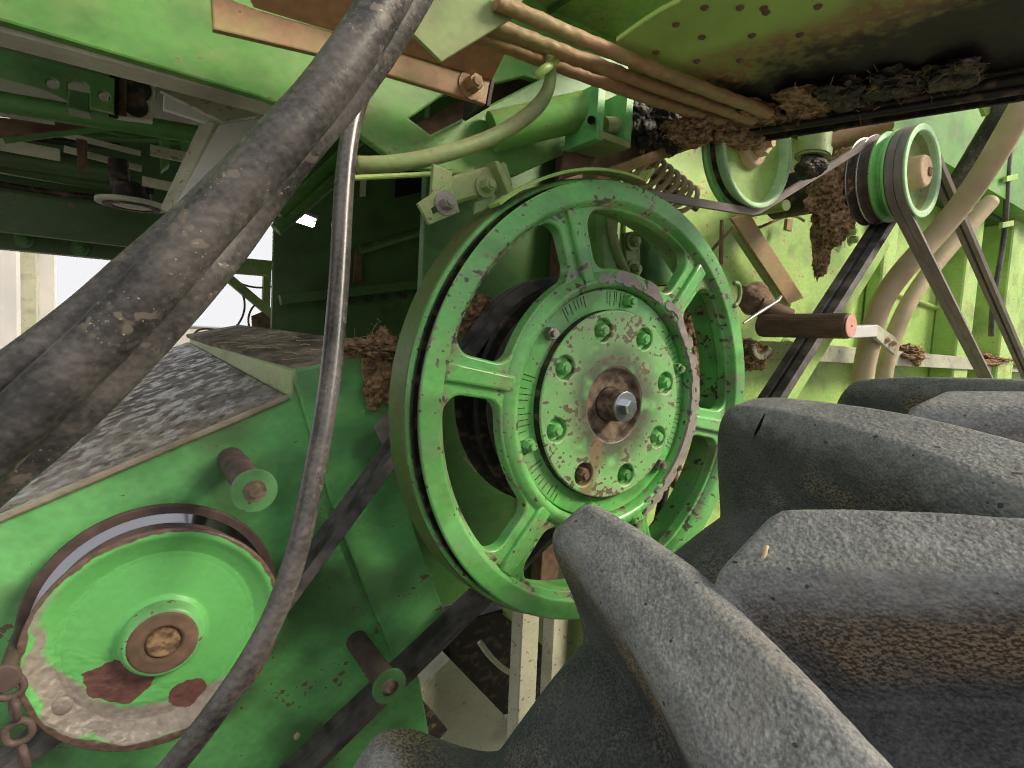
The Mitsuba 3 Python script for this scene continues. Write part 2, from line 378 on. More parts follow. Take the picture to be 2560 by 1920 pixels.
def rounded(profile, r=.002, seg=3):
    """Rounds the corners of a closed (r, y) profile."""
    p = np.asarray(profile, float); out = []
    for i in range(len(p)):
        a, b, c = p[i - 1], p[i], p[(i + 1) % len(p)]; u, w = a - b, c - b; lu, lw = np.linalg.norm(u), np.linalg.norm(w)
        k = min(r, .45 * lu, .45 * lw)
        if k < 1e-5: out.append(b); continue
        s, e = b + u / lu * k, b + w / lw * k
        for t in np.linspace(0, 1, seg + 1): out.append((1 - t) ** 2 * s + 2 * t * (1 - t) * b + t * t * e)
    return np.array(out)


def hexhead(c, axis, af, h, rot=0.0):
    s, u, a = frame_of(axis); ang = np.radians(rot) + np.arange(6) * np.pi / 3; R = af / math.sqrt(3); V_ = []
    for rr, hh in ((1, 0), (1, .78 * h), (.86, h)):
        V_ += [np.asarray(c) + a * hh + R * rr * (math.cos(t) * s + math.sin(t) * u) for t in ang]
    return trimesh.convex.convex_hull(np.array(V_))


def bolt(c, axis, af, h, rot=0, washer=True):
    a = unit(axis); c = np.asarray(c, float); ms = []
    if washer: ms.append(cyl(c, c + a * .0025, af * .92, 24))
    ms.append(hexhead(c + a * (.0025 if washer else 0), a, af, h, rot))
    e = c + a * (h + .002)
    ms.append(cyl(e, e + a * .004, af * .30, 14))
    return cat(*ms)


rng = np.random.default_rng(5)


def clump(c, size, seed, rough=.85, sub=5, freq=1.5):
    m = trimesh.creation.icosphere(sub); v = m.vertices
    k = 1 + rough * (meshkit.fbm(v * freq + seed * 7.3, 5, seed) - .5) * 2 + .4 * rough * (meshkit.fbm(v * 9 + seed, 4, seed + 9) - .5)
    return trimesh.Trimesh(np.asarray(c) + v * k[:, None] * np.asarray(size), m.faces, process=False)


def fibres(points, length, thick, n, seed, spread=.004):
    g = np.random.default_rng(seed); p = np.asarray(points); ms = []
    for _ in range(n):
        o = p[g.integers(len(p))] + g.normal(0, spread, 3); d = unit(g.normal(0, 1, 3)); l = length * g.uniform(.4, 1.2); t = thick * g.uniform(.6, 1.4)
        mid = o + d * l * .5 + g.normal(0, l * .1, 3)
        ms.append(tube(np.array([o, mid, o + d * l]), t, 4))
    return cat(*ms)


def dirt_clump(label, c, size, seed, nf=60, mat='dirt', fl=.02, spread=.004):
    k = thing('chaff_clump', label, 'dirt')
    m = clump(c, size, seed)
    part(k, 'caked_dirt', m, mat, True)
    if nf: part(k, 'straw', fibres(m.vertices, fl, .0004, nf, seed, spread), 'straw_mat', False, kind='stuff')
    return k


YW = WC[1]
FRONT = np.array([0, -1.0, 0])

# ------------------------------------------------------------------ the ground and what stands beyond the machine
gx, gy = np.meshgrid(np.r_[-300, -60, np.linspace(-12, 16, 57), 70, 300], np.r_[-300, -60, np.linspace(-10, 24, 69), 80, 300], indexing='ij')
gv = np.stack([gx, gy, .03 * (meshkit.fbm(np.stack([gx, gy, 0 * gx], -1) * .8, 3, 1) - .5)], -1); nx, ny = gx.shape
gi, gj = np.meshgrid(np.arange(nx - 1), np.arange(ny - 1), indexing='ij')
gq = np.stack([gi * ny + gj, (gi + 1) * ny + gj, (gi + 1) * ny + gj + 1, gi * ny + gj + 1], -1).reshape(-1, 4)
struct('ground', (gv.reshape(-1, 3), gq), 'gravel_mat', True)
st = []
for _ in range(1500):
    p = H(rng.uniform(820, 1090), rng.uniform(1740, 1990), -1.5) + np.array([rng.normal(0, .12), rng.normal(0, .25), 0])
    s = rng.uniform(.008, .022); m = trimesh.creation.icosphere(1); v = m.vertices * (1 + .5 * (meshkit.noise(m.vertices * 2 + rng.uniform(0, 99), 3)[:, None] - .5))
    st.append(trimesh.Trimesh(v * [s, s * rng.uniform(.7, 1.2), s * .7] + [p[0], p[1], .004], m.faces, process=False))
struct('gravel', cat(*st), 'stone_mat', 40, 'stuff')

# ------------------------------------------------------------------ the machine body over and behind everything (out of view; added to block light from above)
k = thing('added_machine_body', 'unseen body boxes of the green machine above the frame beams, added to keep the interior dark', 'machine body')
part(k, 'floor_plate', trimesh.creation.box(bounds=[[-3.0, .84, 2.14], [5.5, 2.3, 2.9]]), 'paint_shade', False)
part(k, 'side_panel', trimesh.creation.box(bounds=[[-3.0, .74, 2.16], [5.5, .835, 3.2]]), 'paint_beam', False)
WALL = .92
# right side wall of the body, behind the pulleys
k = thing('side_wall', 'dusty lime green sheet metal side wall behind the upper right pulleys', 'wall')
sheets = [(.93, 1.50), (1.504, 2.20), (2.204, 3.3), (3.304, 5.4)]
for i, (a, b) in enumerate(sheets):
    part(k, 'panel', plateY(sg.box(a, .55, b, 2.35), WALL + .004 * (i % 2), WALL + .03, .002, .2), 'paint_lime')
for px, w, dep in ((2210, .10, .05), (2418, .16, .09), (2528, .22, .12)):
    x = A(px, 640, WALL - dep)[0]
    part(k, 'post', bar([x + w / 2, WALL - dep / 2, .6], [x + w / 2, WALL - dep / 2, 2.3], w, dep - .002, (0, 1, 0), .006), 'paint_lime')
for a, b in (((2240, 735), (2355, 775)),):
    part(k, 'rib', bar(A(*a, WALL - .006), A(*b, WALL - .006), .016, .022, (0, 1, 0), .005), 'paint_lime')
part(k, 'sill', bar([1.5, WALL - .05, A(2350, 905, WALL)[2]], [5.0, WALL - .05, A(2350, 905, WALL)[2]], .1, .05), 'paint_cream')
for px, py in ((1838, 650), (1900, 560), (1960, 600)):
    pass

# inner bulkhead behind the big pulley and far dark wall
k = thing('inner_bulkhead', 'green bulkhead coloured dark like its shade, seen between the spokes of the large pulley', 'panel')
part(k, 'panel', plateY(sg.box(.46, .95, A(1386, 600, .98)[0], 2.1), .98, 1.0, .002, .2), 'paint_mid')  # darker green than the housing, recess shade painted in
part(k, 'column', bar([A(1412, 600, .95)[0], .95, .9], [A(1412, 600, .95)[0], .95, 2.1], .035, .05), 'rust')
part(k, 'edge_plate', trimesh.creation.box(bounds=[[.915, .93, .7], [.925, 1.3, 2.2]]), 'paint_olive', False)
k = thing('far_wall', 'green inner wall with deep shade put into its colour beyond the hopper', 'wall')
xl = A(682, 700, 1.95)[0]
part(k, 'panel', plateY(sg.box(xl, 1.30, 1.6, 2.2), 1.95, 1.97, .002, .3), 'paint_shade')
part(k, 'tube', cyl(A(900, 625, 1.9), A(1200, 533, 1.9), .016), 'paint_shade')
part(k, 'rail', bar(A(700, 750, 1.9), A(1100, 705, 1.9), .03, .03), 'paint_shade')
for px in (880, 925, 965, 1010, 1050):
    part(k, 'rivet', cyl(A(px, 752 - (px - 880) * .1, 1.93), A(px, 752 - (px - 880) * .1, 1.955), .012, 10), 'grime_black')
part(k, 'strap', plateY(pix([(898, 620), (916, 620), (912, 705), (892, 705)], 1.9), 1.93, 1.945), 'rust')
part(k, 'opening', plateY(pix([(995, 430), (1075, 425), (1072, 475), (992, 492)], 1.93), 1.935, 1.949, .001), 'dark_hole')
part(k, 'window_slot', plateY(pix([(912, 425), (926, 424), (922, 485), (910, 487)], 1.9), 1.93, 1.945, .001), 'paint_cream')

# ------------------------------------------------------------------ hopper housing at lower left
HY = .80
k = thing('hopper_housing', 'bright green hopper housing with wet dirty top at the lower left', 'housing')
seamx = [(735, 952), (830, 1270), (925, 1510), (1010, 1700), (1060, 1990)]
left = [(-420, 1470), (0, 1290), (720, 990)] + [(x + 40, y) for x, y in seamx] + [(300, 2300), (-420, 2300)]
part(k, 'front_panel', plateY(pix(left, HY), HY, HY + .012, .003), 'paint_house')
right = [(738, 925), (1010, 868), (1010, 1250), (1062, 1400), (1126, 1562), (1003, 1690)] + [(x + 2, y) for x, y in seamx[::-1][2:]]
part(k, 'side_panel', plateY(pix(right, HY - .010), HY - .010, HY - .002, .003), 'paint_house')
bp = pix([(935, 1068), (975, 1020), (1004, 1010), (1006, 1120), (985, 1160), (960, 1120)], HY - .0104)
part(k, 'bare_patch', plateY(bp, HY - .0106, HY - .0095, .0004), 'primer')
z0, z1 = A(-420, 1470, HY), A(720, 990, HY)
YB = 2.35
top = slab([z0, z1, [z1[0], YB, z1[2] + .03], [z0[0], YB, z0[2] + .03]], [0, 0, -.01], .002)
part(k, 'sloping_top', top, 'wet_top', False, 'wet grey sloping top streaked with brown muck')
lip = bar(z0 + [0, -.003, -.001], z1 + [0, -.003, -.001], .009, .008, (0, 0, 1), .003)
part(k, 'edge_lip', lip, 'lip_dusty')
r0, r1 = A(748, 926, HY), A(1010, 868, HY); far = A(465, 846, YB)
part(k, 'step_riser', slab([z1 + [.002, 0, -.02], [z1[0] + .01, YB, z1[2] + .01], [far[0] + .012, YB, far[2]], r0], [.012, 0, -.004], .002), 'paint_olive')
part(k, 'upper_top', slab([r0, r1, [r1[0], YB, r1[2] + .03], [far[0], YB, far[2] + .012]], [0, 0, -.012], .002), 'dusty_top', False)
for px, py in ((690, 955), (560, 855), (620, 900)):
    pass
for i, (a, b, tone) in enumerate((((637, 1228), 0.632, 'top'), ((975, 1718), .668, 'low'))):
    c = A(*a, b); base = np.array([c[0], HY, c[2]])
    g = thing('spacer_peg', ['round green spacer peg above the lower left pulley on the hopper side', 'shaded spacer peg with round cap beside the twin belt, low on the hopper'][i], 'peg', None)
    part(g, 'shank', cyl(base, c + [0, .006, 0], .0165, 24), 'old_iron')
    part(g, 'flange', lathe(rounded([(.004, 0), (.0230, 0), (.0235, .001), (.0235, .006), (.004, .006)], .0015), c, 40), 'paint_house')
    part(g, 'bolt_head', lathe(rounded([(.0005, -.006), (.006, -.0055), (.0075, -.001), (.0115, -.0008), (.0120, 0), (.0005, 0)], .001), c, 24), 'hub_dirt')

sw_ = np.random.default_rng(77)
def top_z(x, y): t_ = (x - r0[0]) / (r1[0] - r0[0]); return r0[2] + t_ * (r1[2] - r0[2]) + (y - HY) / (YB - HY) * .02 + .004
for i, (xa, xb, ya, yb, n_, lab) in enumerate(((.21, .34, .86, 1.7, 40, 'loose straws scattered on the dusty upper top of the hopper'), (.27, r1[0], .81, .90, 24, 'straws lying by the chaff heap left of the big pulley rim'))):
    q_ = []
    for _ in range(n_):
        x, y = sw_.uniform(xa, xb), sw_.uniform(ya, yb); a_ = sw_.uniform(0, 6.3); l_ = sw_.uniform(.012, .05); d_ = np.array([math.cos(a_), math.sin(a_), 0]) * l_
        o_ = np.array([x, y, top_z(x, y)]); q_.append(tube(np.array([o_ - d_, o_ + [0, 0, .003], o_ + d_ + [0, 0, .002]]), .0009, 5))
    one('loose_straw', cat(*q_), 'straw_pale', lab, 'straw', False, kind='stuff')
one('seed_husk', clump(A(742, 1840, HY - .014), (.004, .003, .005), 12, .5, 3), 'straw_pale', 'tiny pale seed husk stuck on the lower hopper face', 'husk', True)

# ------------------------------------------------------------------ the big spoked pulley
k = thing('spoked_pulley', 'large green six-spoked belt pulley with chipped paint in the middle', 'pulley')
R = .332
part(k, 'rim', lathe(rounded([(.300, .004), (.304, .0), (.330, .0), (R, .003), (.324, .014), (.305, .034), (.294, .034), (.296, .012)], .003), WC, 220), 'paint_wheel', 40)
wins = []
for i in range(6):
    a0, a1 = math.radians(51 + 60 * i), math.radians(111 + 60 * i)
    t = np.linspace(a0, a1, 30)
    sec = sg.Polygon([(.2925 * math.cos(x), .2925 * math.sin(x)) for x in t] + [(.207 * math.cos(x), .207 * math.sin(x)) for x in t[::-1]])
    for a in (a0, a1):
        u = np.array([math.cos(a), math.sin(a)]); w = np.array([-u[1], u[0]]); hw0, hw1 = .024, .028
        sec = sec.difference(sg.Polygon([u * .18 + w * hw0, u * .33 + w * hw1, u * .33 - w * hw1, u * .18 - w * hw0]))
    wins.append(sec.buffer(-.024, quad_segs=10).buffer(.024, quad_segs=10))
web = sg.Point(0, 0).buffer(.304, quad_segs=48)
for w in wins: web = web.difference(w)
web = web.difference(sg.Point(0, 0).buffer(.1795, quad_segs=40))
part(k, 'web', plateY(affinity.translate(web, WC[0], WC[2]), YW + .013, YW + .032, .004, .006, 4), 'paint_wheel', 45)
for i in range(6):
    a = math.radians(51 + 60 * i); u = np.array([math.cos(a), 0, math.sin(a)]); w = np.array([-math.sin(a), 0, math.cos(a)])
    rb = sg.Polygon([(.192, -.012), (.2985, -.0135), (.2985, .0115), (.192, .010)])
    m = prism(rb, .013, .004, .02, 3); v = m.vertices
    m = fixed(trimesh.Trimesh(WC + v[:, :1] * u + v[:, 1:2] * w + (v[:, 2:] + .005) * np.array([0, 1.0, 0]), m.faces, process=False))
    part(k, 'spoke', m, 'paint_wheel', 40)
part(k, 'inner_ring', lathe(rounded([(.179, .022), (.181, .008), (.190, .004), (.200, .009), (.2055, .015), (.2055, .03), (.179, .03)], .004), WC, 160), 'paint_wheel', 40)
# flaked paint on the inner ring
ch = []
g = np.random.default_rng(8)
for a in np.r_[np.linspace(15, 100, 26), np.linspace(-60, 10, 22)]:
    for _ in range(2):
        rr, aa = g.uniform(.183, .200), math.radians(a + g.normal(0, 2.2)); s = g.uniform(.003, .009)
        blob = sg.Point(0, 0).buffer(1, quad_segs=3); pts = np.array(blob.exterior.coords)[:-1] * s * g.uniform(.6, 1.3, (len(blob.exterior.coords) - 1, 1))
        ch.append(np.column_stack([pts[:, 0] * 1.6, pts[:, 1]]) @ np.array([[math.cos(aa + 1.57), math.sin(aa + 1.57)], [-math.sin(aa + 1.57), math.cos(aa + 1.57)]]) + [rr * math.cos(aa), rr * math.sin(aa)])
from shapely.ops import unary_union
flakes = unary_union([sg.Polygon(c).buffer(0) for c in ch]).intersection(sg.Point(0, 0).buffer(.203).difference(sg.Point(0, 0).buffer(.1815)))
scene['primer'] = plain(lambda p, n, uv: mix((.17, .15, .135), (.33, .30, .275), fbm(p.x * 80, p.y * 80, p.z * 80, 3)), .8, .2)
part(k, 'bare_patch', plateY(affinity.translate(flakes, WC[0], WC[2]), YW + .0035, YW + .013, .0004, .01, 1), 'primer', False, kind='stuff')
dial_y = .021
part(k, 'dial_ring', lathe(rounded([(.140, dial_y), (.176, dial_y), (.1775, dial_y + .002), (.1775, .04), (.140, .04)], .001), WC, 140), 'paint_wheel', 35)
tk = []
for a in list(np.arange(165, 205, 3.2)) + list(np.arange(212, 236, 3.4)) + list(np.arange(112, 130, 2.6)) + list(np.arange(12, 44, 3.0)) + list(np.arange(-28, 4, 3.1)) + list(np.arange(84, 98, 2.4)):
    a += g.normal(0, .35); t = math.radians(a); u = np.array([math.cos(t), 0, math.sin(t)]); l = g.uniform(.012, .024); r1 = .174
    tk.append(bar(WC + u * (r1 - l) + [0, dial_y - .0002, 0], WC + u * r1 + [0, dial_y - .0003, 0], .0011, .0008, (0, 1, 0), .0001))
part(k, 'scale_marks', cat(*tk), 'grime_black', False, kind='stuff')
# hub plate with pockets for the bolts
plate = sg.Point(0, 0).buffer(.145, quad_segs=40).difference(sg.Point(0, 0).buffer(.058, quad_segs=24))
BA = [17 + 45 * i for i in range(8)]
for a in BA:
    t = math.radians(a); plate = plate.difference(sg.Point(.118 * math.cos(t), .118 * math.sin(t)).buffer(.0175, quad_segs=10))
part(k, 'hub_plate', plateY(affinity.translate(plate, WC[0], WC[2]), YW + .006, YW + .026, .0025, .006, 3), 'paint_hub', 40)
part(k, 'plate_edge', lathe([(.1440, .0090), (.1458, .0090), (.1460, .0208), (.1440, .0208)], WC, 120), 'grime_black', 40)
part(k, 'pocket_floor', lathe([(.056, .0185), (.142, .0185), (.142, .030), (.056, .030)], WC, 80), 'paint_olive')
for i, a in enumerate(BA):
    t = math.radians(a); c = WC + [.118 * math.cos(t), .0185, .118 * math.sin(t)]
    part(k, 'bolt', bolt(c, FRONT, .0180, .0135, 13 * i), 'rust' if i == 5 else 'paint_wheel', 25, 'rusty bolt in its pocket' if i == 5 else None)
for i, a in enumerate((141, 81, 21, -40, -100, -160)):
    t = math.radians(a); c = WC + [.163 * math.cos(t), dial_y, .163 * math.sin(t)]
    part(k, 'bolt', bolt(c, FRONT, .0175, .012, 21 * i, False), 'steel_dull' if i in (0, 3) else 'paint_wheel', 25, 'bare grey bolt on the dial' if i in (0, 3) else None)
part(k, 'hub_recess', lathe(rounded([(.026, .020), (.052, .017), (.0575, .007), (.060, .0065), (.060, .03), (.026, .03)], .003), WC, 70), 'hub_dirt', 40)
part(k, 'shaft_end', lathe(rounded([(.001, -.012), (.021, -.012), (.024, -.006), (.026, .022), (.001, .022)], .003), WC, 48), 'hub_dirt', 40)
part(k, 'washer', lathe(rounded([(.004, -.017), (.023, -.017), (.023, -.0125), (.004, -.0125)], .0008), WC, 48), 'steel', 35, 'clean zinc washer')
part(k, 'centre_bolt', hexhead(WC + [0, -.017, 0], FRONT, .021, .013, 12), 'steel', 20, 'shiny centre bolt')
part(k, 'rear_flange', lathe(rounded([(.300, .0405), (.331, .0255), (.334, .024), (.3375, .026), (.340, .074), (.337, .078), (.300, .078)], .002), WC, 220), 'paint_wheel', 40)
part(k, 'groove_floor', lathe([(.305, .018), (.314, .018), (.314, .038), (.305, .038)], WC, 160), 'grime_black', 40)
part(k, 'drum_shade_cover', lathe(rounded([(.334, .030), (.3395, .0305), (.3415, .072), (.334, .073)], .001), WC, 200), 'paint_drum_shade', 40)  # added cover over the flange; dust and left-side shade in its colour
part(k, 'groove_side', lathe([(.302, .034), (.3315, .0205), (.3325, .0235), (.302, .0385)], WC, 200), 'grime_black', 40)
part(k, 'hub_drum', lathe([(.05, .03), (.150, .03), (.150, .10), (.05, .10)], WC, 80), 'grime_black', 40)

k = thing('hub_pulley', 'dark belt pulley behind the hub of the large spoked pulley', 'pulley')
part(k, 'sheave', lathe(rounded([(.06, .108), (.185, .108), (.192, .111), (.178, .113), (.178, .138), (.192, .139), (.178, .140), (.178, .166), (.192, .170), (.06, .173)], .0015), WC, 120), 'grime_black', 40)
part(k, 'web', lathe([(.05, .106), (.170, .106), (.170, .110), (.05, .110)], WC, 80), 'steel_dull', 40)

# ------------------------------------------------------------------ belts
IC = np.array([.9279, .60, 1.5 + .3754]); TC = np.array([1.427, .524, 1.5 + .424]); TR = .099


def vbelt(path2d, y0, w, h, inward, closed=False):
    """A V belt along a path in (x, z); w wide along y (at its outer face), h thick towards 'inward' (+1: to the left of travel)."""
    p = np.asarray(path2d, float); t = np.gradient(p, axis=0); t /= np.linalg.norm(t, axis=1, keepdims=True); nrm = np.stack([-t[:, 1], t[:, 0]], 1) * inward
    prof = [(-w / 2, 0), (-w / 2 + .0012, -.0008), (w / 2 - .0012, -.0008), (w / 2, 0), (w / 2 - .0005, h * .25), (w * .34, h), (-w * .34, h), (-w / 2 + .0005, h * .25)]
    v = np.array([[[q[0] + m[0] * b, y0 + a, q[1] + m[1] * b] for a, b in prof] for q, m in zip(p, nrm)]); n, kk = v.shape[:2]
    i, j = np.meshgrid(np.arange(n - 1), np.arange(kk), indexing='ij')
    f = np.stack([i * kk + j, i * kk + (j + 1) % kk, (i + 1) * kk + (j + 1) % kk, (i + 1) * kk + j], -1).reshape(-1, 4)
    f = np.vstack([f[:, [0, 1, 2]], f[:, [0, 2, 3]]]); j = np.arange(1, kk - 1)
    f = np.vstack([f, np.stack([0 * j, j, j + 1], 1), np.stack([0 * j, j + 1, j], 1) + (n - 1) * kk])
    return fixed(trimesh.Trimesh(v.reshape(-1, 3), f, process=False))


def arc(c, r, a0, a1, n=40): t = np.radians(np.linspace(a0, a1, n)); return np.column_stack([c[0] + r * np.cos(t), c[2] + r * np.sin(t)])
def seg2(a, b, n=20): return np.asarray(a) + (np.asarray(b) - np.asarray(a)) * np.linspace(0, 1, n, endpoint=False)[1:, None]


def inner_tangent(c1, r1, c2, r2, sign):
    """Angles (degrees) on both circles of a crossing tangent."""
    d = np.array([c2[0] - c1[0], c2[2] - c1[2]]); L = np.linalg.norm(d); th = math.atan2(d[1], d[0]); a = math.acos((r1 + r2) / L)
    return math.degrees(th + sign * a), math.degrees(th + sign * a) + 180


RB = .336
a1, a2 = inner_tangent(WC, RB, IC, .104, 1)
b1, b2 = inner_tangent(IC, .104, TC, .094, -1)
aw = np.linspace(a1 + 230, a1, 120); rw = .323 + .013 * np.clip((125 - aw) / 60, 0, 1) ** 1.0
wrapW = np.column_stack([WC[0] + rw * np.cos(np.radians(aw)), WC[2] + rw * np.sin(np.radians(aw))]); e1 = wrapW[-1]
ia = arc(IC, .104, a2, b1 if b1 > a2 else b1 + 360, 40)
ta = arc(TC, .094, b2, b2 - 190, 50)
path = np.vstack([wrapW, seg2(e1, ia[0]), ia, seg2(ia[-1], ta[0]), ta])
m = vbelt(path, YW + .0185, .012, .012, -1)
one('drive_belt', m, 'belt_worn', 'worn grey belt over the big spoked pulley and under the idler', 'belt')

# twin belt behind the big pulley
HP = np.array([WC[0], .72, WC[2]])
pts_u = [A(640, 1560, .734), A(1050, 1110, .734)]; pts_l = [A(600, 2065, .734), A(1270, 1480, .734)]
k = thing('twin_belt', 'dark twin V belt running diagonally behind the large spoked pulley', 'belt')
for i, yy in enumerate((.7205, .7475)):
    u0, u1 = pts_u[0][[0, 2]], pts_u[1][[0, 2]]; d = unit(u1 - u0)
    q = u0 + d * ((HP[[0, 2]] - u0) @ d)
    off = q - HP[[0, 2]]; q = HP[[0, 2]] + unit(off) * .19
    a_s = math.degrees(math.atan2(*(q - HP[[0, 2]])[::-1]))
    l0, l1 = pts_l[0][[0, 2]], pts_l[1][[0, 2]]; dl = unit(l1 - l0); ql = l0 + dl * ((HP[[0, 2]] - l0) @ dl); ql = HP[[0, 2]] + unit(ql - HP[[0, 2]]) * .19
    a_e = math.degrees(math.atan2(*(ql - HP[[0, 2]])[::-1]))
    lowL = np.array([LC[0] + .112 * math.cos(math.radians(-62)), LC[2] + .112 * math.sin(math.radians(-62))])
    start = arc(LC, .113, 215 + 15, 318, 30)
    P = np.vstack([seg2(start[0] + [-.5, -.28], start[0], 12), start, seg2(start[-1], q), arc(HP, .19, a_s, a_e - 360 if a_e > a_s else a_e, 60), seg2(ql, l0, 30)])
    part(k, 'strand', vbelt(P, yy + .006, .0262, .013, 1), 'belt_rubber', 35)

# ------------------------------------------------------------------ lower left pulley
k = thing('rusty_pulley', 'green flat-faced pulley with rust patches and bright groove at lower left', 'pulley')
part(k, 'front_disc', lathe(rounded([(.040, .003), (.046, .009), (.095, .012), (.108, .005), (.116, -.001), (.124, .000), (.1250, .004), (.110, .0115), (.040, .012)], .003), LC, 140), 'pulley_face', 40)
part(k, 'groove', lathe(rounded([(.100, .012), (.106, .0125), (.107, .050), (.114, .058), (.100, .064)], .001), LC, 120), 'old_iron', 40)
part(k, 'worn_face', lathe([(.100, .0575), (.1138, .0575), (.1225, .0655), (.1225, .071), (.100, .071)], LC, 140), 'chrome', 40)
part(k, 'rear_flange', lathe(rounded([(.09, .0660), (.1222, .0660), (.1325, .066), (.1335, .070), (.1325, .076), (.09, .076)], .0015), LC, 140), 'old_iron', 40)
part(k, 'boss', lathe(rounded([(.026, -.010), (.037, -.009), (.041, -.002), (.043, .013), (.026, .013)], .003), LC, 60), 'paint_house', 40)
part(k, 'rusty_hub', lathe(rounded([(.016, -.006), (.020, -.012), (.034, -.011), (.036, -.002), (.016, -.002)], .003), LC, 60), 'rust', 40)
part(k, 'hub_nut', lathe(rounded([(.0005, -.012), (.015, -.012), (.0175, -.006), (.0005, -.005)], .003), LC, 40), 'dirt', 40)
part(k, 'dimple', clump(LC + [-.088, .006, -.052], (.010, .004, .010), 3, .1, 3), 'pulley_face', True)

# ------------------------------------------------------------------ chain at lower left
k = thing('hanging_chain', 'rusty link chain hanging at the lower left corner beside the pulley', 'chain')
cp = [A(15, 1690, .66), A(34, 1745, .66), A(40, 1800, .66), A(52, 1860, .66), A(66, 1925, .66)]
for i in range(len(cp) - 1):
    a, b = cp[i], cp[i + 1]; d = unit(b - a); s = unit(np.cross(d, [0, 1, 0])) if i % 2 == 0 else unit(np.array([.3, -1, .2])); L = np.linalg.norm(b - a) * .68
    c = (a + b) / 2; t = np.linspace(0, 2 * np.pi, 25)
    loop = np.array([c + d * (L * .62 * np.sign(math.cos(x)) * abs(math.cos(x)) ** .7) + s * .0095 * math.sin(x) for x in t])
    part(k, 'link', tube(loop, .0034, 8, False), 'old_iron', True)
part(k, 'eye_bolt', cat(lathe(rounded([(.004, 0), (.013, 0), (.013, .006), (.004, .006)], .002), A(8, 1700, .655), 24), cyl(A(8, 1700, .655), A(8, 1700, .655) + [0, .14, 0], .006)), 'old_iron', 40)

# ------------------------------------------------------------------ idler and multi groove pulley at upper right
k = thing('idler_pulley', 'lime green idler pulley hanging under the dirty sheet, pressing on the belt', 'pulley')
part(k, 'front_rim', lathe(rounded([(.096, .022), (.0965, .003), (.099, 0), (.1055, 0), (.107, .003), (.104, .012), (.098, .022)], .002), IC, 120), 'mint', 40)
part(k, 'face', lathe([(.02, .020), (.098, .020), (.098, .026), (.02, .026)], IC, 90), 'paint_lime', 40)
part(k, 'groove', lathe([(.06, .027), (.098, .0225), (.099, .033), (.06, .033)], IC, 100), 'grime_black', 40)
part(k, 'rear_rim', lathe(rounded([(.06, .032), (.110, .032), (.113, .035), (.112, .041), (.06, .041)], .002), IC, 120), 'paint_wheel', 40)
part(k, 'bushing', lathe(rounded([(.001, .002), (.030, .004), (.034, .010), (.036, .021), (.001, .021)], .003), IC, 50), 'copper_hub', 40)
part(k, 'bolt', cat(hexhead(IC + [0, .002, 0], FRONT, .032, .016, 10), cyl(IC + [0, -.014, 0], IC + [0, -.026, 0], .007)), 'copper_hub', 20)

k = thing('grooved_pulley', 'four-groove pulley with mint rim and brown hub at upper right', 'pulley')
part(k, 'front_rim', lathe(rounded([(.082, .030), (.0835, .003), (.086, 0), (.097, 0), (TR, .002), (.097, .006), (.09, .008), (.086, .03)], .0015), TC, 110), 'mint', 40)
part(k, 'belt_grooves', lathe([(.0862, .007), (.090, .007), (.090, .040), (.0862, .040)], TC, 90), 'grime_black', 40)
part(k, 'middle_rim', lathe(rounded([(.06, .041), (TR, .041), (TR + .001, .046), (.086, .053), (.086, .058), (TR + .001, .066), (TR, .071), (.06, .071)], .001), TC, 110), 'paint_wheel', 40)
part(k, 'rear_rim', lathe(rounded([(.06, .072), (.086, .076), (.086, .086), (TR, .093), (TR, .096), (.086, .101), (.086, .110), (TR, .118), (.06, .119)], .001), TC, 110), 'old_iron', 40)
for yy in (.0945, .117):
    part(k, 'worn_edge', lathe(rounded([(TR - .004, yy - .002), (TR + .0008, yy - .0013), (TR + .0008, yy + .0013), (TR - .004, yy + .002)], .0006), TC, 110), 'steel', 40)
part(k, 'dish', lathe(rounded([(.02, .034), (.078, .030), (.084, .012), (.0845, .036), (.02, .040)], .002), TC, 80), 'paint_olive', 40)
part(k, 'hub', lathe(rounded([(.001, -.006), (.030, -.006), (.034, -.002), (.036, .034), (.001, .034)], .003), TC, 50), 'copper_hub', 40)
part(k, 'hub_key', trimesh.creation.box(bounds=[TC + [.004, -.009, -.008], TC + [.018, -.004, .008]]), 'rust', False)
k = thing('slanted_belts', 'pair of grey V belts from the mint-rimmed pulley down behind the tyre', 'belt')
Lb, Rb = A(2436, 890, .545)[[0, 2]], A(2545, 880, .545)[[0, 2]]
tt = TC[[0, 2]]
for yy in (TC[1] + .0135, TC[1] + .031):
    ap = lambda q, sgn: next(x for x in [math.degrees(math.atan2(q[1] - tt[1], q[0] - tt[0])) + sgn * math.degrees(math.acos(.098 / np.linalg.norm(q - tt)))])
    aL, aR = ap(Lb, -1), ap(Rb, 1)
    if aR > aL: aR -= 360
    aL %= 360; aR %= 360
    top_arc = arc(TC, .098, aL, aR if aR < aL else aR - 360, 60)
    P = np.vstack([seg2(Lb + (Lb - top_arc[0]) * .35, top_arc[0], 24), top_arc, seg2(top_arc[-1], Rb + (Rb - top_arc[-1]) * .35, 24)])
    part(k, 'strand', vbelt(P, yy, .0165, .011, -1), 'belt_worn', 35)
k = thing('diagonal_belts', 'black twin belts running down left from the four-groove pulley', 'belt')
for i, yy in enumerate((.602, .629)):
    a, b = A(2190, 605, .608)[[0, 2]], A(1950, 985, .608)[[0, 2]]
    part(k, 'strand', vbelt(np.vstack([seg2(a + (a - b) * .22, b + (b - a) * .3, 20)]), yy, .026, .014, -1), 'belt_rubber', 35)
one('slanted_rail', bar(A(2205, 600, .72) + [0, 0, 0], A(1950, 1010, .72), .05, .03, (0, 1, 0), .003), 'paint_lime', 'pale lime steel rail slanting behind the black twin belts', 'rail')

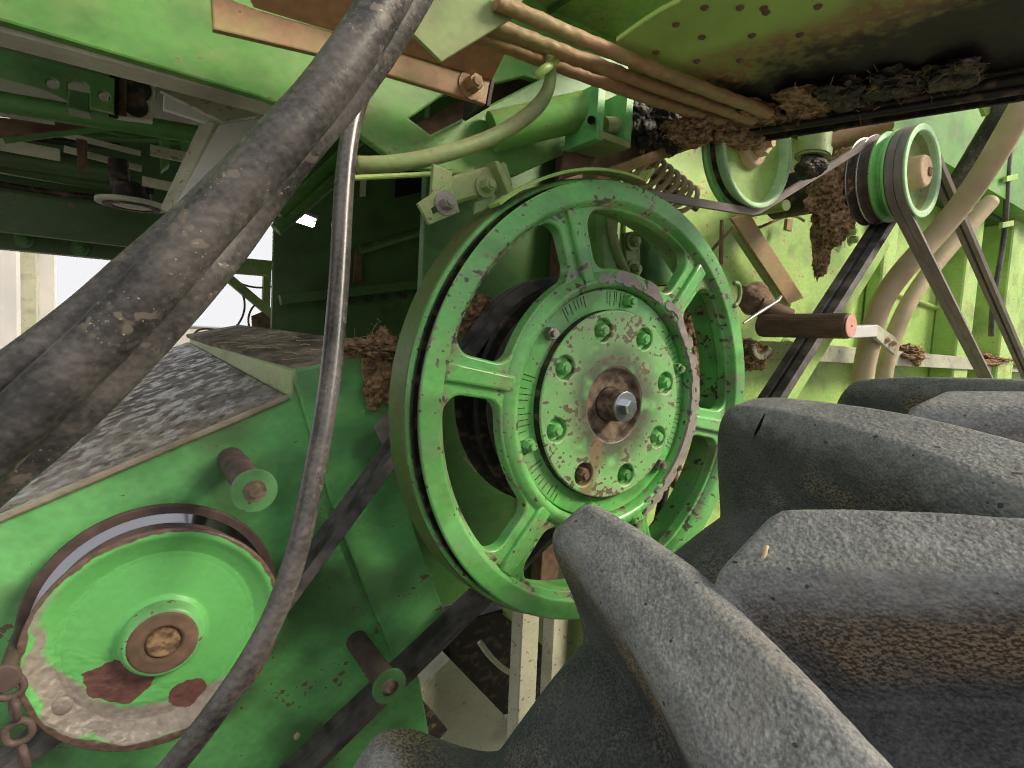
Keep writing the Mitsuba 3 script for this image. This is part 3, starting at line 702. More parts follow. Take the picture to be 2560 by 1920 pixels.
# ------------------------------------------------------------------ upper frame
BY = .78
k = thing('frame_beam', 'long bright green frame beam across the upper left with dusty underside', 'beam')
web2 = pix([(-600, -700), (-600, -125), (640, 240), (890, 330), (1010, 420), (1290, 440), (1420, 380), (1600, 300), (1600, -700)], BY)
hole = pix([(1024, 296), (1077, 336), (1225, 262), (1345, 200), (1310, 190), (1109, 238)], BY)
part(k, 'web', plateY(web2.difference(hole), BY, BY + .012, .003, .05), 'paint_beam')
zf = A(640, 240, BY)[2]
x0, x1 = A(-600, -125, BY)[0], A(700, 260, BY)[0]
part(k, 'flange', trimesh.creation.box(bounds=[[x0, BY + .0125, zf - .001], [x1 + .02, BY + .055, zf + .007]]), 'paint_cream', False, 'greyish dusty underside flange')
part(k, 'weld_plate', slab([A(400, 226, .9), A(560, 305, .9), A(640, 290, .9), A(640, 240, .9)], [0, .01, 0]), 'paint_cream')
part(k, 'inner_brace', slab([A(1000, 330, .86), A(1380, 130, .86), A(1400, 180, .86), A(1080, 400, .86)], [0, .01, 0]), 'rust')

k = thing('angle_iron', 'rusty brown angle iron bolted to the green beam at top centre', 'angle iron')
AY = .705
f1 = [(528, -10), (533, 73), (790, 134), (955, 183), (1215, 261), (1227, 196), (995, 122), (842, 81), (635, 20), (560, -10)]
part(k, 'front_leg', plateY(pix(f1, AY), AY, AY + .008, .002, .02), 'paint_dusty')
part(k, 'top_leg', slab([A(635, 20, AY), A(1227, 196, AY), A(1227, 196, AY) + [0, -.05, .03], A(560, -10, AY) + [-.02, -.05, .04]], [0, .002, .006]), 'paint_dusty')
part(k, 'end_plate', slab([A(1228, 196, AY), A(1216, 262, AY), A(1216, 262, AY) + [0, .07, .0], A(1228, 196, AY) + [0, .07, 0]], [.006, 0, 0]), 'grime_black')
part(k, 'bolt', bolt(A(1176, 214, AY), FRONT, .021, .016, 10), 'paint_dusty', 25)
k = thing('hanging_plate', 'olive green bracket plate with dusty lower edge at top centre', 'bracket')
part(k, 'plate', slab([A(1028, 80, .60), A(1101, 157, .60), A(1282, 46, .58), A(1330, -40, .57), A(1040, -40, .60)], [0, .006, .001]), 'paint_olive')
part(k, 'clip', slab([A(1038, 15, .50), A(1068, 0, .50), A(1062, 40, .50), A(1043, 62, .50)], [.002, .004, 0]), 'steel_dull')
k = thing('roof_sheet', 'deep green sheet above the dusty pipes at the top edge', 'sheet')
part(k, 'sheet', slab([H(1180, -150, .56), H(1290, 60, .56), H(1560, 110, .56), H(1760, -40, .56), H(1760, -200, .56)], [0, 0, .008]), 'paint_beam')
part(k, 'seam', bar(H(1330, 60, .555), H(1470, -40, .555), .008, .006), 'paint_shade')

for i, (a, b, lab) in enumerate((((1240, 4), (1925, 283), 'upper dusty pipe with a lime stripe, highest of the row under the sheet'), ((1180, 40), (1885, 299), 'middle brown dusty pipe of the row crossing under the riveted sheet'),
                                 ((1150, 72), (1840, 315), 'lowest brown dusty pipe of the row, beside the curved green guard rod'))):
    y0, y1 = .60, .60
    pa = np.linspace(H(*a, .390 - .001 * i), H(*b, .384 - .002 * i), 40); pa[:, 2] -= .004 * np.sin(np.linspace(0, np.pi, 40))
    kk = thing('dusty_pipe', lab, 'pipe', None); pa = spline(pa, 240)
    part(kk, 'pipe', tube(pa, .0090, 20, True, .0016, i), 'paint_dusty', True)
kk = thing('dusty_pipe', 'short thin dusty pipe squeezed between the lower two pipes', 'pipe')
part(kk, 'pipe', tube(np.linspace(H(1165, 56, .392), H(1862, 308, .388), 200), .006, 14, True, .0016, 9), 'paint_dusty', True)

k = thing('guard_rod', 'curved light green guard rod hanging from the dusty pipes', 'rod')
gp = spline([A(1372, 135, .62), A(1377, 179, .62), A(1368, 228, .625), A(1323, 285, .635), A(1240, 338, .645), A(1146, 374, .65), A(1028, 403, .66), A(890, 412, .68)], 70)
part(k, 'rod', tube(gp, np.r_[np.linspace(.006, .0105, 15), np.full(55, .0105)], 16), 'paint_olive', True)
part(k, 'hook', tube(spline([A(1392, 145, .61), A(1372, 165, .61), A(1352, 180, .61), A(1340, 192, .615)], 14), .006, 10), 'paint_lime', True)

k = thing('clevis', 'green square clevis bracket on a round tube under the dusty pipes', 'bracket')
cy = .66
def boxpix(x0, y0, x1, y1, ya, yb):
    p, q = A(x0, y0, ya), A(x1, y1, ya)
    return trimesh.creation.box(bounds=[[min(p[0], q[0]), ya, min(p[2], q[2])], [max(p[0], q[0]), yb, max(p[2], q[2])]])
part(k, 'side_plate', boxpix(1498, 205, 1506, 352, cy, cy + .075), 'paint_house', False)
part(k, 'side_plate', boxpix(1569, 225, 1577, 352, cy, cy + .075), 'paint_house', False)
part(k, 'bottom_plate', boxpix(1498, 343, 1577, 353, cy - .001, cy + .075), 'paint_olive', False)
part(k, 'roller', cyl(A(1508, 315, cy + .02), A(1567, 315, cy + .02), .014), 'paint_olive')
part(k, 'tube', cyl(A(1230, 330, .76), A(1490, 270, .70), .030, 28), 'paint_beam')
part(k, 'lock_pin', cyl(A(1478, 300, .70), A(1478, 300, .65), .006), 'dark_hole')
k = thing('dusty_strap', 'brown dusty flat strap sloping up to the right behind the spring', 'strap')
part(k, 'strap', slab([A(1490, 432, .70), A(1720, 345, .70), A(1730, 372, .70), A(1500, 455, .70)], [0, .008, 0]), 'paint_dusty')
part(k, 'back_plate', slab([A(1420, 350, .74), A(1700, 290, .74), A(1720, 360, .74), A(1400, 450, .74)], [0, .006, 0]), 'rust')

# bracket beside the rim
k = thing('rim_bracket', 'dirty green bolted bracket with slotted plate left of the pulley rim', 'bracket')
by = .63
sl = pix([(1044, 508), (1130, 452), (1150, 530), (1074, 562)], by).difference(pix([(1078, 522), (1098, 508), (1104, 524), (1084, 536)], by))
part(k, 'slotted_plate', plateY(sl, by, by + .005, .001), 'paint_olive')
part(k, 'upright', plateY(pix([(1084, 408), (1132, 430), (1124, 480), (1078, 492)], by + .006), by + .006, by + .012, .001), 'paint_olive')
part(k, 'arm', bar(A(1120, 480, by + .02), A(1262, 440, by + .02), .022, .034, (0, 0, 1), .004), 'paint_olive')
part(k, 'bolt', bolt(A(1113, 508, by), FRONT, .016, .011, 9), 'primer', 25)
part(k, 'bolt', bolt(A(1212, 466, by + .008), FRONT, .016, .014, 29), 'paint_olive', 25)
part(k, 'blade', slab([A(1236, 402, by - .006), A(1248, 402, by - .006), A(1286, 478, by - .006), A(1274, 490, by - .006)], [0, .03, 0]), 'paint_olive')
part(k, 'foot_tab', plateY(pix([(1190, 505), (1228, 492), (1216, 522), (1188, 535)], by + .01), by + .01, by + .015, .001), 'paint_olive')
one('thin_rod', cyl(A(860, 446, .72), A(1185, 430, .72), .0035, 10), 'paint_lime', 'thin light green rod behind the black hanging hose', 'rod')
k = thing('belt_guard', 'thin green guard strip curving over the top of the big pulley', 'guard')
st_ = lathe([(.3455, .008), (.3495, .008), (.3495, .034), (.3455, .034)], WC, 60, True, 84, 131)
part(k, 'strip', st_, 'paint_lime', 40)
t = math.radians(84); e = WC + [.3475 * math.cos(t), .021, .3475 * math.sin(t)]
part(k, 'bent_tip', bar(e, e + [.016, 0, .022], .026, .004, (-.8, 0, .6), .0005), 'paint_lime')

# spring
k = thing('coil_spring', 'dusty coil spring at the top right of the big pulley', 'spring')
s0, s1 = A(1575, 392, .76), A(1720, 505, .76); s, u, a = frame_of(s1 - s0); L = np.linalg.norm(s1 - s0); t = np.linspace(0, 1, 260)
part(k, 'coil', tube(np.array([s0 + a * L * x + .029 * (math.cos(2 * math.pi * 8.5 * x) * s + math.sin(2 * math.pi * 8.5 * x) * u) for x in t]), .0052, 10), 'hose_beige', True)
part(k, 'spindle', cyl(s0 - a * .02, s1 + a * .03, .007), 'rust')

# ------------------------------------------------------------------ riveted dirty sheet above the tyre
ZS = .40
k = thing('riveted_sheet', 'riveted green underside sheet caked with black oily grime at upper right', 'sheet')
edge = [(1540, 105), (1600, 62), (1650, 30), (1700, 5), (1740, -60)]
outer = [(2000, -260), (3300, -500), (3000, 120), (2560, 196), (2200, 265), (1880, 322), (1700, 290), (1590, 215)]
part(k, 'sheet', slab([H(*p, ZS) for p in edge + outer], [0, 0, .006], .001), 'sheet_grimy', False)
for px, py in ((1762, 18), (1850, 18), (1910, 20), (2045, 15), (1755, 92), (1880, 88), (2000, 86), (1742, 152), (1850, 150), (1915, 30), (1690, 60), (1640, 130)):
    c = H(px, py, ZS); part(k, 'rivet', clump(c, (.0048, .0048, .0035), int(px), .08, 2), 'rust', True)
e0, e1 = H(1850, 318, ZS), H(2900, 135, ZS)
part(k, 'end_lip', bar(e0 + [.012, 0, -.012], e1 + [.012, 0, -.012], .006, .03), 'grime_black')
one('black_pipe', tube(np.linspace(H(1880, 325, .385), H(2800, 155, .385), 30), .010, 16), 'grime_black', 'black oily pipe along the end of the riveted sheet', 'pipe')
one('lip_pipe', tube(np.linspace(H(1800, 345, .372), H(2800, 185, .372), 30), .006, 12), 'grime_black', 'thin dirty pipe under the black oily pipe', 'pipe')
for i, (px, py, sx) in enumerate(((1900, 290, 1.5), (2010, 262, 1.3), (2110, 240, 1.2), (2230, 215, 1.0), (2380, 190, .9))):
    dirt_clump(['large brown muck lump where the dusty pipes end', 'brown muck ridge along the sheet lip, second from the pipes', 'muck ridge halfway along the grimy sheet lip', 'dark flaky muck on the lip above the mint-rimmed pulley', 'dark flaky muck on the lip at the far right'][i],
               H(px, py, ZS - .012), (.042 * sx, .03, .011), 20 + i, 50, 'dirt' if i < 2 else 'grime_black', .014)
dirt_clump('brown muck hanging under the ends of the dusty pipes', A(1720, 330, .62), (.045, .03, .018), 31, 60)
dirt_clump('rough brown muck at the pipe ends above the idler pulley', A(1830, 335, .60), (.06, .03, .016), 32, 60)
dirt_clump('dark muck behind the square clevis bracket', A(1640, 300, .70), (.06, .03, .05), 33, 40, 'grime_black')

# oily stub between idler and grooved pulley
k = thing('oily_stub', 'oily green pipe stub dripping grease between the idler and the four-groove pulley', 'pipe stub')
part(k, 'stub', cyl(A(2040, 318, .56), A(2030, 395, .56), .028, 26), 'paint_olive')
part(k, 'collar', cyl(A(2034, 375, .56), A(2031, 392, .56), .031, 26), 'paint_olive')
part(k, 'grease', clump(A(2025, 418, .56), (.028, .024, .02), 41, .4, 4), 'grime_black', True)

# ------------------------------------------------------------------ hoses in the foreground
k = thing('thick_hose_bundle', 'thick black dusty hose bundle crossing the upper left diagonally', 'hose')
def hpath(pts, d0, d1, n=90):
    d = np.linspace(d0, d1, len(pts)); return spline([D(*p, q) for p, q in zip(pts, d)], n)
part(k, 'main_hose', tube(hpath([(-300, 1420), (-100, 1205), (76, 1022), (263, 845), (495, 590), (690, 372), (850, 175), (960, 5), (1030, -130)], .34, .475), .0188, 40, True, .0003, 1), 'hose_rubber', True)
part(k, 'lower_hose', tube(hpath([(-260, 1455), (-45, 1222), (182, 1030), (330, 884), (515, 676), (583, 590), (720, 405), (855, 245), (1012, 18), (1090, -120)], .375, .50), .0172, 36, True, .0003, 2), 'hose_rubber', True)
part(k, 'upper_hose', tube(hpath([(-220, 1180), (40, 925), (175, 822), (333, 684), (447, 581), (723, 303), (935, 60), (1040, -90)], .38, .51), .0160, 36, True, .0003, 3), 'hose_rubber', True)
one('hanging_hose', tube(spline([D(925, 190, .66), D(885, 290, .645), D(862, 447, .63), D(850, 660, .605), D(838, 823, .59), D(814, 1027, .57), D(778, 1220, .55), D(724, 1440, .53), D(651, 1608, .515), D(549, 1766, .50), D(440, 1906, .49), D(330, 2030, .48)], 110), .0108, 28, True, .0001, 4),
    'hose_smooth', 'thin black hose hanging in front of the hopper down to the rusty pulley', 'hose', True)

# ------------------------------------------------------------------ far left: frame of the other side
FFR = k = thing('far_frame', 'shade-darkened green slatted frame of plates, tubes and pale strips in the shaded far left', 'frame')
pp = pix([(-120, 92), (0, 122), (287, 196), (285, 282), (226, 268), (166, 250), (105, 222), (0, 194), (-120, 165)], 1.05)
for px, py in ((131, 208), (260, 240)):
    pp = pp.difference(sg.Point(*A(px, py, 1.05)[[0, 2]]).buffer(.0075))
pp = pp.difference(pix([(168, 205), (182, 197), (208, 202), (224, 216), (224, 300), (168, 280)], 1.05))
part(k, 'drilled_plate', plateY(pp, 1.05, 1.06, .001), 'paint_mid')
part(k, 'block', plateY(pix([(170, 222), (224, 232), (224, 282), (168, 268)], 1.12), 1.12, 1.16, .002), 'paint_mid')
part(k, 'upper_channel', slab([A(-120, 60, 1.25), A(290, 165, 1.25), A(290, 205, 1.25), A(-120, 105, 1.25)], [0, .04, 0]), 'paint_shade')
k = thing('rusty_bracket', 'rust-stained grey bracket post with black holes near the pale strut', 'bracket')
part(k, 'post', slab([A(296, 182, 1.1), A(392, 215, 1.1), A(382, 302, 1.1), A(292, 290, 1.1)], [0, .02, 0]), 'paint_cream')
for px, py, r_ in ((343, 222, 22), (340, 265, 19)):
    part(k, 'hole', plateY(sg.Point(*A(px, py, 1.098)[[0, 2]]).buffer(r_ / F * 1.2), 1.0975, 1.0995, .0003), 'grime_black')
part(k, 'edge_bar', bar(A(286, 178, 1.09), A(284, 290, 1.09), .012, .02, (0, 1, 0)), 'dark_hole')
part(k, 'rust_strip', bar(A(303, 185, 1.095), A(300, 288, 1.095), .016, .006, (0, 1, 0)), 'rust')
k = thing('pale_strut', 'pale grey painted strut slanting down behind the thick hoses', 'strut')
part(k, 'face', slab([A(545, 312, .98), A(690, 290, .98), A(470, 520, .98), A(428, 530, .98)], [0, .01, 0]), 'post_mat')
part(k, 'side', slab([A(505, 296, 1.02), A(546, 312, .98), A(429, 532, .98), A(409, 524, 1.02)], [.004, .006, 0]), 'paint_cream')
part(k, 'head_plate', slab([A(410, 228, 1.0), A(600, 300, 1.0), A(590, 330, 1.0), A(408, 272, 1.0)], [0, .01, 0]), 'post_mat')
part(FFR, 'tube', cyl(A(-300, 205, 1.35), A(500, 338, 1.35), .018), 'paint_mid')
for i, (a, b, y, w, h, mt, lab) in enumerate((
    ((-100, 262), (136, 300), 1.5, .010, .018, 'paint_cream', 'pale slat just under the long green tube at the left edge'),
    ((-120, 330), (300, 300), 1.55, .02, .03, 'rust', 'rust brown slat rising to the right under the green tube'),
    ((10, 352), (340, 312), 1.5, .008, .010, 'paint_mid', 'thin olive strip crossing above the dark shelves'),
    ((160, 336), (352, 384), 1.7, .01, .012, 'paint_cream', 'thin pale strip in the middle of the dark shelves'),
    ((160, 372), (355, 422), 1.7, .01, .014, 'paint_cream', 'second thin pale strip lower on the dark shelves'),
    ((-120, 338), (150, 388), 1.8, .02, .026, 'paint_cream', 'broad pale slat at the left edge above the rounded tube'),
    ((-120, 402), (285, 470), 2.0, .02, .022, 'paint_cream', 'long pale slat along the top of the lowest dark beam'),
    ((375, 375), (470, 395), 1.45, .01, .022, 'paint_cream', 'short drilled pale bar beside the pale strut, the upper one'),
    ((355, 452), (432, 468), 1.5, .01, .02, 'paint_cream', 'short pale bar beside the pale strut, above the round cap'))):
    part(FFR, 'slat', bar(A(*a, y), A(*b, y), w, h), mt)
k = FFR
part(k, 'shelf_panel', slab([A(-150, 280, 2.05), A(520, 340, 2.05), A(520, 640, 2.05), A(-150, 560, 2.05)], [0, .03, 0]), 'paint_shade')
part(k, 'ledge', bar(A(-150, 372, 1.95), A(290, 455, 1.95), .06, .05), 'paint_shade')
part(k, 'tube_ledge', cyl(A(-100, 372, 1.9), A(290, 432, 1.9), .028), 'paint_shade')
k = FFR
part(k, 'crossbeam', slab([A(-300, 430, 2.2), A(560, 560, 2.2), A(560, 665, 2.2), A(280, 648, 2.2), A(-300, 592, 2.2)], [0, .05, 0]), 'paint_shade')
part(k, 'seam_strip', bar(A(-200, 490, 2.19), A(345, 590, 2.19), .006, .008), 'paint_cream')
part(k, 'tail', slab([A(555, 640, 2.2), A(684, 652, 2.2), A(676, 690, 2.2), A(555, 680, 2.2)], [0, .04, 0]), 'paint_olive')
for i, (a, b) in enumerate((((-100, 305), (420, 352)), ((-60, 318), (300, 365)), ((150, 300), (470, 360)), ((-100, 440), (330, 500)))):
    pa = spline([A(*a, 1.7 + .1 * i), A((a[0] + b[0]) / 2, (a[1] + b[1]) / 2 + 9, 1.72 + .1 * i), A(*b, 1.7 + .1 * i)], 24)
    part(FFR, 'cable', tube(pa, .006 + .002 * (i % 2), 8), 'grime_black' if i % 2 else 'paint_mid', True)
for px, py in ((40, 520), (130, 538), (220, 556), (300, 574), (60, 600), (200, 622), (480, 610), (520, 640)):
    part(FFR, 'bolt', bolt(A(px, py, 2.195), FRONT, .026, .016), 'paint_mid', 25)
for px in (190, 400, 455):
    part(FFR, 'bracket', slab([A(px, 345, 1.62), A(px + 26, 350, 1.62), A(px + 24, 410, 1.62), A(px + 4, 425, 1.62)], [0, .05, 0]), 'rust' if px == 190 else 'paint_mid')
part(FFR, 'hanging_post', bar(A(310, 590, 2.25), A(312, 660, 2.25), .03, .03), 'paint_cream')
k = thing('round_cap', 'round pale cap with dark ring hanging under a valve', 'cap')
c = A(330, 518, 1.6); R_ = 52 / F * 1.9
def vlathe(pr, c, n=48):
    m = lathe(pr, np.zeros(3), n); v = m.vertices; return fixed(trimesh.Trimesh(np.column_stack([v[:, 0], v[:, 2], v[:, 1]]) + c, m.faces, process=False))
part(k, 'disc', vlathe(rounded([(.001, 0), (R_, .002), (R_, .012), (.001, .014)], .002), c), 'paint_cream')
part(k, 'ring', vlathe([(R_ * .55, -.001), (R_ * .8, -.001), (R_ * .8, .003), (R_ * .55, .003)], c), 'grime_black')
part(k, 'body', cat(vlathe([(.001, .012), (R_ * .55, .013), (R_ * .5, .05), (.001, .06)], c), cyl(A(300, 470, 1.62), A(296, 400, 1.62), .02), tube(spline([A(306, 480, 1.58), A(320, 490, 1.58), A(352, 485, 1.58), A(385, 478, 1.58)], 20), .006, 8)), 'grime_black', 40)
for i, (a, b, lab) in enumerate((((700, 540), (900, 345), 'upper of two green tubes between the thick and the thin hose'), ((690, 575), (900, 395), 'lower of two green tubes between the thick and the thin hose'))):
    one('brace_tube', cyl(A(*a, 1.25), A(*b, 1.25), .0135), 'paint_mid', lab, 'tube')
k = thing('work_lamp', 'small glowing work lamp hanging in the dark behind the thin hose', 'lamp')
lc = A(757, 549, 1.5)
part(k, 'shade', bar(A(722, 532, 1.5) + [0, 0, .012], A(790, 558, 1.5) + [0, 0, .012], .03, .016, (0, 0, 1), .004), 'steel_dull')
kk = part(k, 'lens', bar(A(728, 544, 1.495), A(784, 562, 1.495), .026, .010, (0, 0, 1), .003), 'lamp_glow', False)
scene[kk]['emitter'] = {'type': 'area', 'radiance': {'type': 'rgb', 'value': [6.0, 6.2, 6.5]}}
part(k, 'bracket', cyl(A(738, 532, 1.5), A(740, 505, 1.5), .006), 'rust')
k = thing('outer_brace', 'small green diagonal brace with loose wires in the bright gap', 'brace')
part(k, 'bar', bar(A(565, 690, 2.6), A(690, 795, 2.6), .035, .035), 'paint_olive')
part(k, 'plate', slab([A(630, 790, 2.6), A(680, 770, 2.6), A(684, 830, 2.6), A(632, 828, 2.6)], [0, .02, 0]), 'rust')
part(k, 'hanger', bar(A(668, 655, 2.6), A(664, 770, 2.6), .03, .03), 'paint_olive')
for w in ([(480, 842), (515, 822), (575, 826), (602, 800), (608, 740), (590, 712)], [(575, 695), (620, 715), (682, 716)], [(632, 832), (622, 790), (640, 760), (660, 750)]):
    part(k, 'wire', tube(spline([A(*q, 2.6) for q in w], 30), .0045, 6), 'rust', True)
for i, (xa, xb, mt, lab) in enumerate(((-45, 41, 'post_mat', 'leftmost grey shed post outside in the bright gap'), (44, 90, 'paint_cream', 'cream shed post between two grey posts outside'), (93, 136, 'post_mat', 'bluish grey shed post nearest the bright gap outside'))):
    yy = 5.6 + .25 * i; xx0, xx1 = A(xa, 760, yy)[0], A(xb, 760, yy)[0]
    one('shed_post', trimesh.creation.box(bounds=[[xx0, yy, 0], [xx1, yy + .2, 3.4]]), mt, lab, 'post', False)
one('mesh_fence', cat(*[bar([A(360, 890, 9)[0] + .12 * i, 9, .9], [A(360, 890, 9)[0] + .12 * i, 9, 1.18], .02, .02) for i in range(9)], *[bar([A(355, 890, 9)[0], 9, z], [A(470, 890, 9)[0], 9, z], .02, .015) for z in (.95, 1.02, 1.09, 1.16)]), 'post_mat', 'small grey wire fence far outside behind the hopper top', 'fence', False)

# ------------------------------------------------------------------ details on and before the right wall
k = thing('wall_strut', 'dusty lime flat strut slanting down the side wall right of the big pulley', 'strut')
part(k, 'flat', slab([A(1828, 545, .86), A(1872, 530, .86), A(2010, 745, .86), A(1972, 760, .86)], [0, .006, 0]), 'paint_dusty')
part(k, 'tube', cyl(A(1840, 575, .88), A(1965, 765, .88), .014), 'paint_olive')
one('pipe_stub', cat(cyl(A(1880, 530, .80), A(1966, 513, .70), .012, 20)), 'paint_olive', 'short open pipe stub under the idler pulley', 'pipe')
k = thing('thin_linkage', 'thin rusty linkage rods on the lime wall beside the pulley rim', 'rod')
part(k, 'rod', cyl(A(1805, 550, .84), A(1802, 660, .84), .005, 8), 'rust')
part(k, 'rod', cyl(A(1830, 570, .86), A(1775, 630, .86), .004, 8), 'rust')
part(k, 'rod', tube(spline([A(1880, 572, .88), A(1930, 555, .88), A(1975, 540, .88), A(2010, 552, .88)], 20), .004, 8), 'rust')
part(k, 'clip', plateY(pix([(1970, 546), (1984, 546), (1980, 578), (1966, 574)], .88), .88, .89), 'paint_dusty')
k = thing('ratchet_handle', 'brown ribbed grip handle with pink end cap right of the big pulley', 'handle')
hc = A(2125, 815, .50); hs = .68
gm = lathe(rounded([(.001, 0), (.0205, 0), (.0235, .002), (.0242, .008), (.0242, .172), (.0225, .178), (.001, .178)], .0015), hc, 144)
gm = gm.subdivide_loop(0) if False else gm
v = gm.vertices.copy(); th = np.arctan2(v[:, 2] - hc[2], v[:, 0] - hc[0]); on = (v[:, 1] > hc[1] + .004) & (v[:, 1] < hc[1] + .174)
v[on, 0] -= np.cos(th[on]) * .0009 * (np.cos(th[on] * 36) > 0); v[on, 2] -= np.sin(th[on]) * .0009 * (np.cos(th[on] * 36) > 0)
part(k, 'grip', trimesh.Trimesh(v, gm.faces, process=False), 'grip_brown', 30)
part(k, 'end_cap', lathe(rounded([(.0015, -.003), (.0205, -.003), (.0218, -.001), (.0015, .0005)], .001), hc, 48), 'pink_cap')
part(k, 'cap_hole', cyl(hc + [0, -.0036, 0], hc + [0, -.002, 0], .002, 10), 'dark_hole')
part(k, 'gear_case', clump(A(1890, 748, .70), (.045, .03, .034), 51, .35, 4), 'rust', True)
part(k, 'arm', cyl(A(1900, 760, .68), A(1975, 792, .64), .017), 'rust')
g0 = A(1905, 855, .68)
part(k, 'toothed_sector', lathe(rounded([(.026, 0), (.038, 0), (.038, .010), (.026, .010)], .001), g0, 60, True, 185, 345), 'rust', 30)
for a in np.arange(192, 342, 9):
    t = math.radians(a)
    part(k, 'tooth', bar(g0 + [.028 * math.cos(t), -.001, .028 * math.sin(t)], g0 + [.038 * math.cos(t), -.001, .038 * math.sin(t)], .0028, .004, (0, 1, 0)), 'paint_cream', False)
part(k, 'lever', tube(np.array([A(1858, 808, .54), A(1900, 780, .54), A(1945, 752, .54), A(1952, 742, .545)]), [.002, .0032, .0032, .003], 8), 'steel_dull', True, 'thin bright steel lever')
part(k, 'hook', tube(spline([A(1835, 765, .60), A(1850, 735, .60), A(1848, 715, .60), A(1835, 708, .60)], 16), .004, 8), 'paint_olive', True)

k = thing('beige_hoses', 'two thick beige dusty hoses bending down along the side wall', 'hose')
part(k, 'hose', tube(spline([A(2660, 130, .36), A(2560, 262, .40), A(2460, 430, .47), A(2350, 575, .55), A(2262, 672, .60), A(2205, 755, .64), A(2178, 835, .66), A(2162, 910, .67), A(2156, 1080, .67)], 80), .0255, 28), 'hose_beige', True)
part(k, 'hose', tube(spline([A(2480, 500, .60), A(2390, 600, .65), A(2305, 705, .69), A(2250, 800, .71), A(2222, 880, .72), A(2212, 1060, .72)], 70), .0225, 28), 'hose_beige', True)
one('upper_hose', tube(spline([A(2640, 60, .50), A(2540, 215, .55), A(2460, 345, .62), A(2385, 470, .70)], 40), .026, 24), 'hose_rubber', 'dark dusty hose above the beige hoses at the right edge', 'hose', True)
k = thing('hose_clamp', 'grey steel clamp block with bolted pale plate on the beige hoses', 'clamp')
part(k, 'block', slab([A(2126, 818, .62), A(2196, 812, .62), A(2194, 842, .62), A(2122, 846, .62)], [0, .05, 0], .002), 'post_mat')
part(k, 'plate', slab([A(2196, 812, .62), A(2244, 846, .64), A(2238, 888, .64), A(2192, 846, .62)], [.004, .008, 0]), 'paint_cream')
for px, py in ((2216, 850), (2232, 858)):
    part(k, 'bolt', bolt(A(px, py, .628), [-.4, -1, .1], .011, .008), 'copper_hub', 25)
k = thing('drilled_plate', 'pale drilled mounting plate on a wall post at the right', 'plate')
dp = pix([(2420, 470), (2462, 380), (2460, 540), (2450, 548), (2414, 532)], .80)
dp = pix([(2416, 420), (2462, 400), (2460, 540), (2450, 548), (2414, 530)], .80).difference(affinity.scale(sg.Point(*A(2438, 512, .80)[[0, 2]]).buffer(.022), 1.0, 1.0))
part(k, 'plate', plateY(dp, .80, .806, .001), 'paint_lime')
one('cable', tube(spline([A(2538, 330, .74), A(2520, 420, .74), A(2513, 560, .74), A(2492, 700, .74), A(2478, 840, .74)], 40), .010, 10), 'hose_smooth', 'thin black cable clipped to the wall post at far right', 'cable', True)
for i, (px, py) in enumerate(((2526, 446), (2516, 562))):
    part('side_wall', 'clip', bar(A(px - 14, py + 2, .725), A(px + 14, py - 4, .725), .012, .02, (0, 0, 1)), 'paint_lime')
one('wall_tube', cyl(A(2010, 385, .76), A(2225, 300, .62), .022, 20), 'paint_dusty', 'dusty brown tube behind the four-groove pulley', 'tube')
k = thing('shaft_housing', 'dark brown bearing housing behind the four-groove pulley', 'housing')
part(k, 'body', cyl(TC + [-.01, .12, 0], [TC[0] - .01, .86, TC[2]], .055, 30), 'grime_black')
dirt_clump('big hanging brown chaff cone below the bearing housing', A(2085, 500, .68), (.066, .05, .085), 61, 120, 'dirt', .02)
dirt_clump('pointed chaff tip hanging on the lime wall', A(2055, 610, .70), (.022, .02, .085), 62, 60, 'dirt', .02)
dirt_clump('caked brown dirt on the wall below the ratchet handle', A(1885, 885, .86), (.05, .03, .04), 63, 60)
dirt_clump('brown dirt lump seen through the right spokes', A(1745, 855, .84), (.055, .03, .085), 64, 80)
dirt_clump('dirt lump on the sill beside the hose clamp', A(2265, 885, .84), (.09, .05, .03), 65, 120, 'dirt', .04)
dirt_clump('dirt heap on the sill at far right behind the slanted belts', A(2480, 900, .84), (.28, .05, .03), 66, 160, 'dirt', .05)
for i, (px, py, r_) in enumerate(((1962, 862, .016), (2125, 600, .014), (2120, 580, .014))):
    part('side_wall', 'bolt', bolt(A(px, py, WALL - .02), FRONT, r_ * 1.6, .02), 'paint_olive', 25)
k = thing('top_fitting', 'lime fitting with hanging tab under the black pipe at the upper right edge', 'fitting')
part(k, 'body', clump(A(2525, 205, .50), (.02, .02, .02), 71, .2, 3), 'paint_lime', True)
part(k, 'tab', slab([A(2450, 250, .6), A(2490, 235, .6), A(2485, 280, .6), A(2465, 290, .6)], [0, .01, 0]), 'paint_lime')
# machinery seen through the upper right spokes
k = thing('inner_bearing_bracket', 'green bearing bracket with bolts seen through the upper right spokes', 'bracket')
part(k, 'plate', plateY(pix([(1562, 582), (1600, 575), (1602, 700), (1568, 705)], .80), .80, .81), 'paint_olive')
part(k, 'channel', tube(np.array([A(1636, 572, .80), A(1640, 640, .80), A(1636, 712, .80)]), .035, 20), 'paint_house', True)
part(k, 'wing', plateY(pix([(1652, 590), (1678, 600), (1676, 708), (1650, 716)], .79), .79, .80), 'rust')
for px, py in ((1582, 604), (1584, 674), (1660, 640)):
    part(k, 'bolt', bolt(A(px, py, .795), FRONT, .020, .012), 'paint_olive', 25)
one('inner_hose', tube(spline([A(1526, 540, .80), A(1532, 600, .80), A(1556, 665, .80), A(1590, 715, .80), A(1640, 760, .82)], 40), .011, 14), 'paint_olive', 'greenish hose bending down behind the upper right spokes', 'hose', True)
part('inner_bulkhead', 'column', bar(A(1500, 520, .82), A(1512, 720, .82), .05, .04, (0, 1, 0), .008), 'paint_beam')
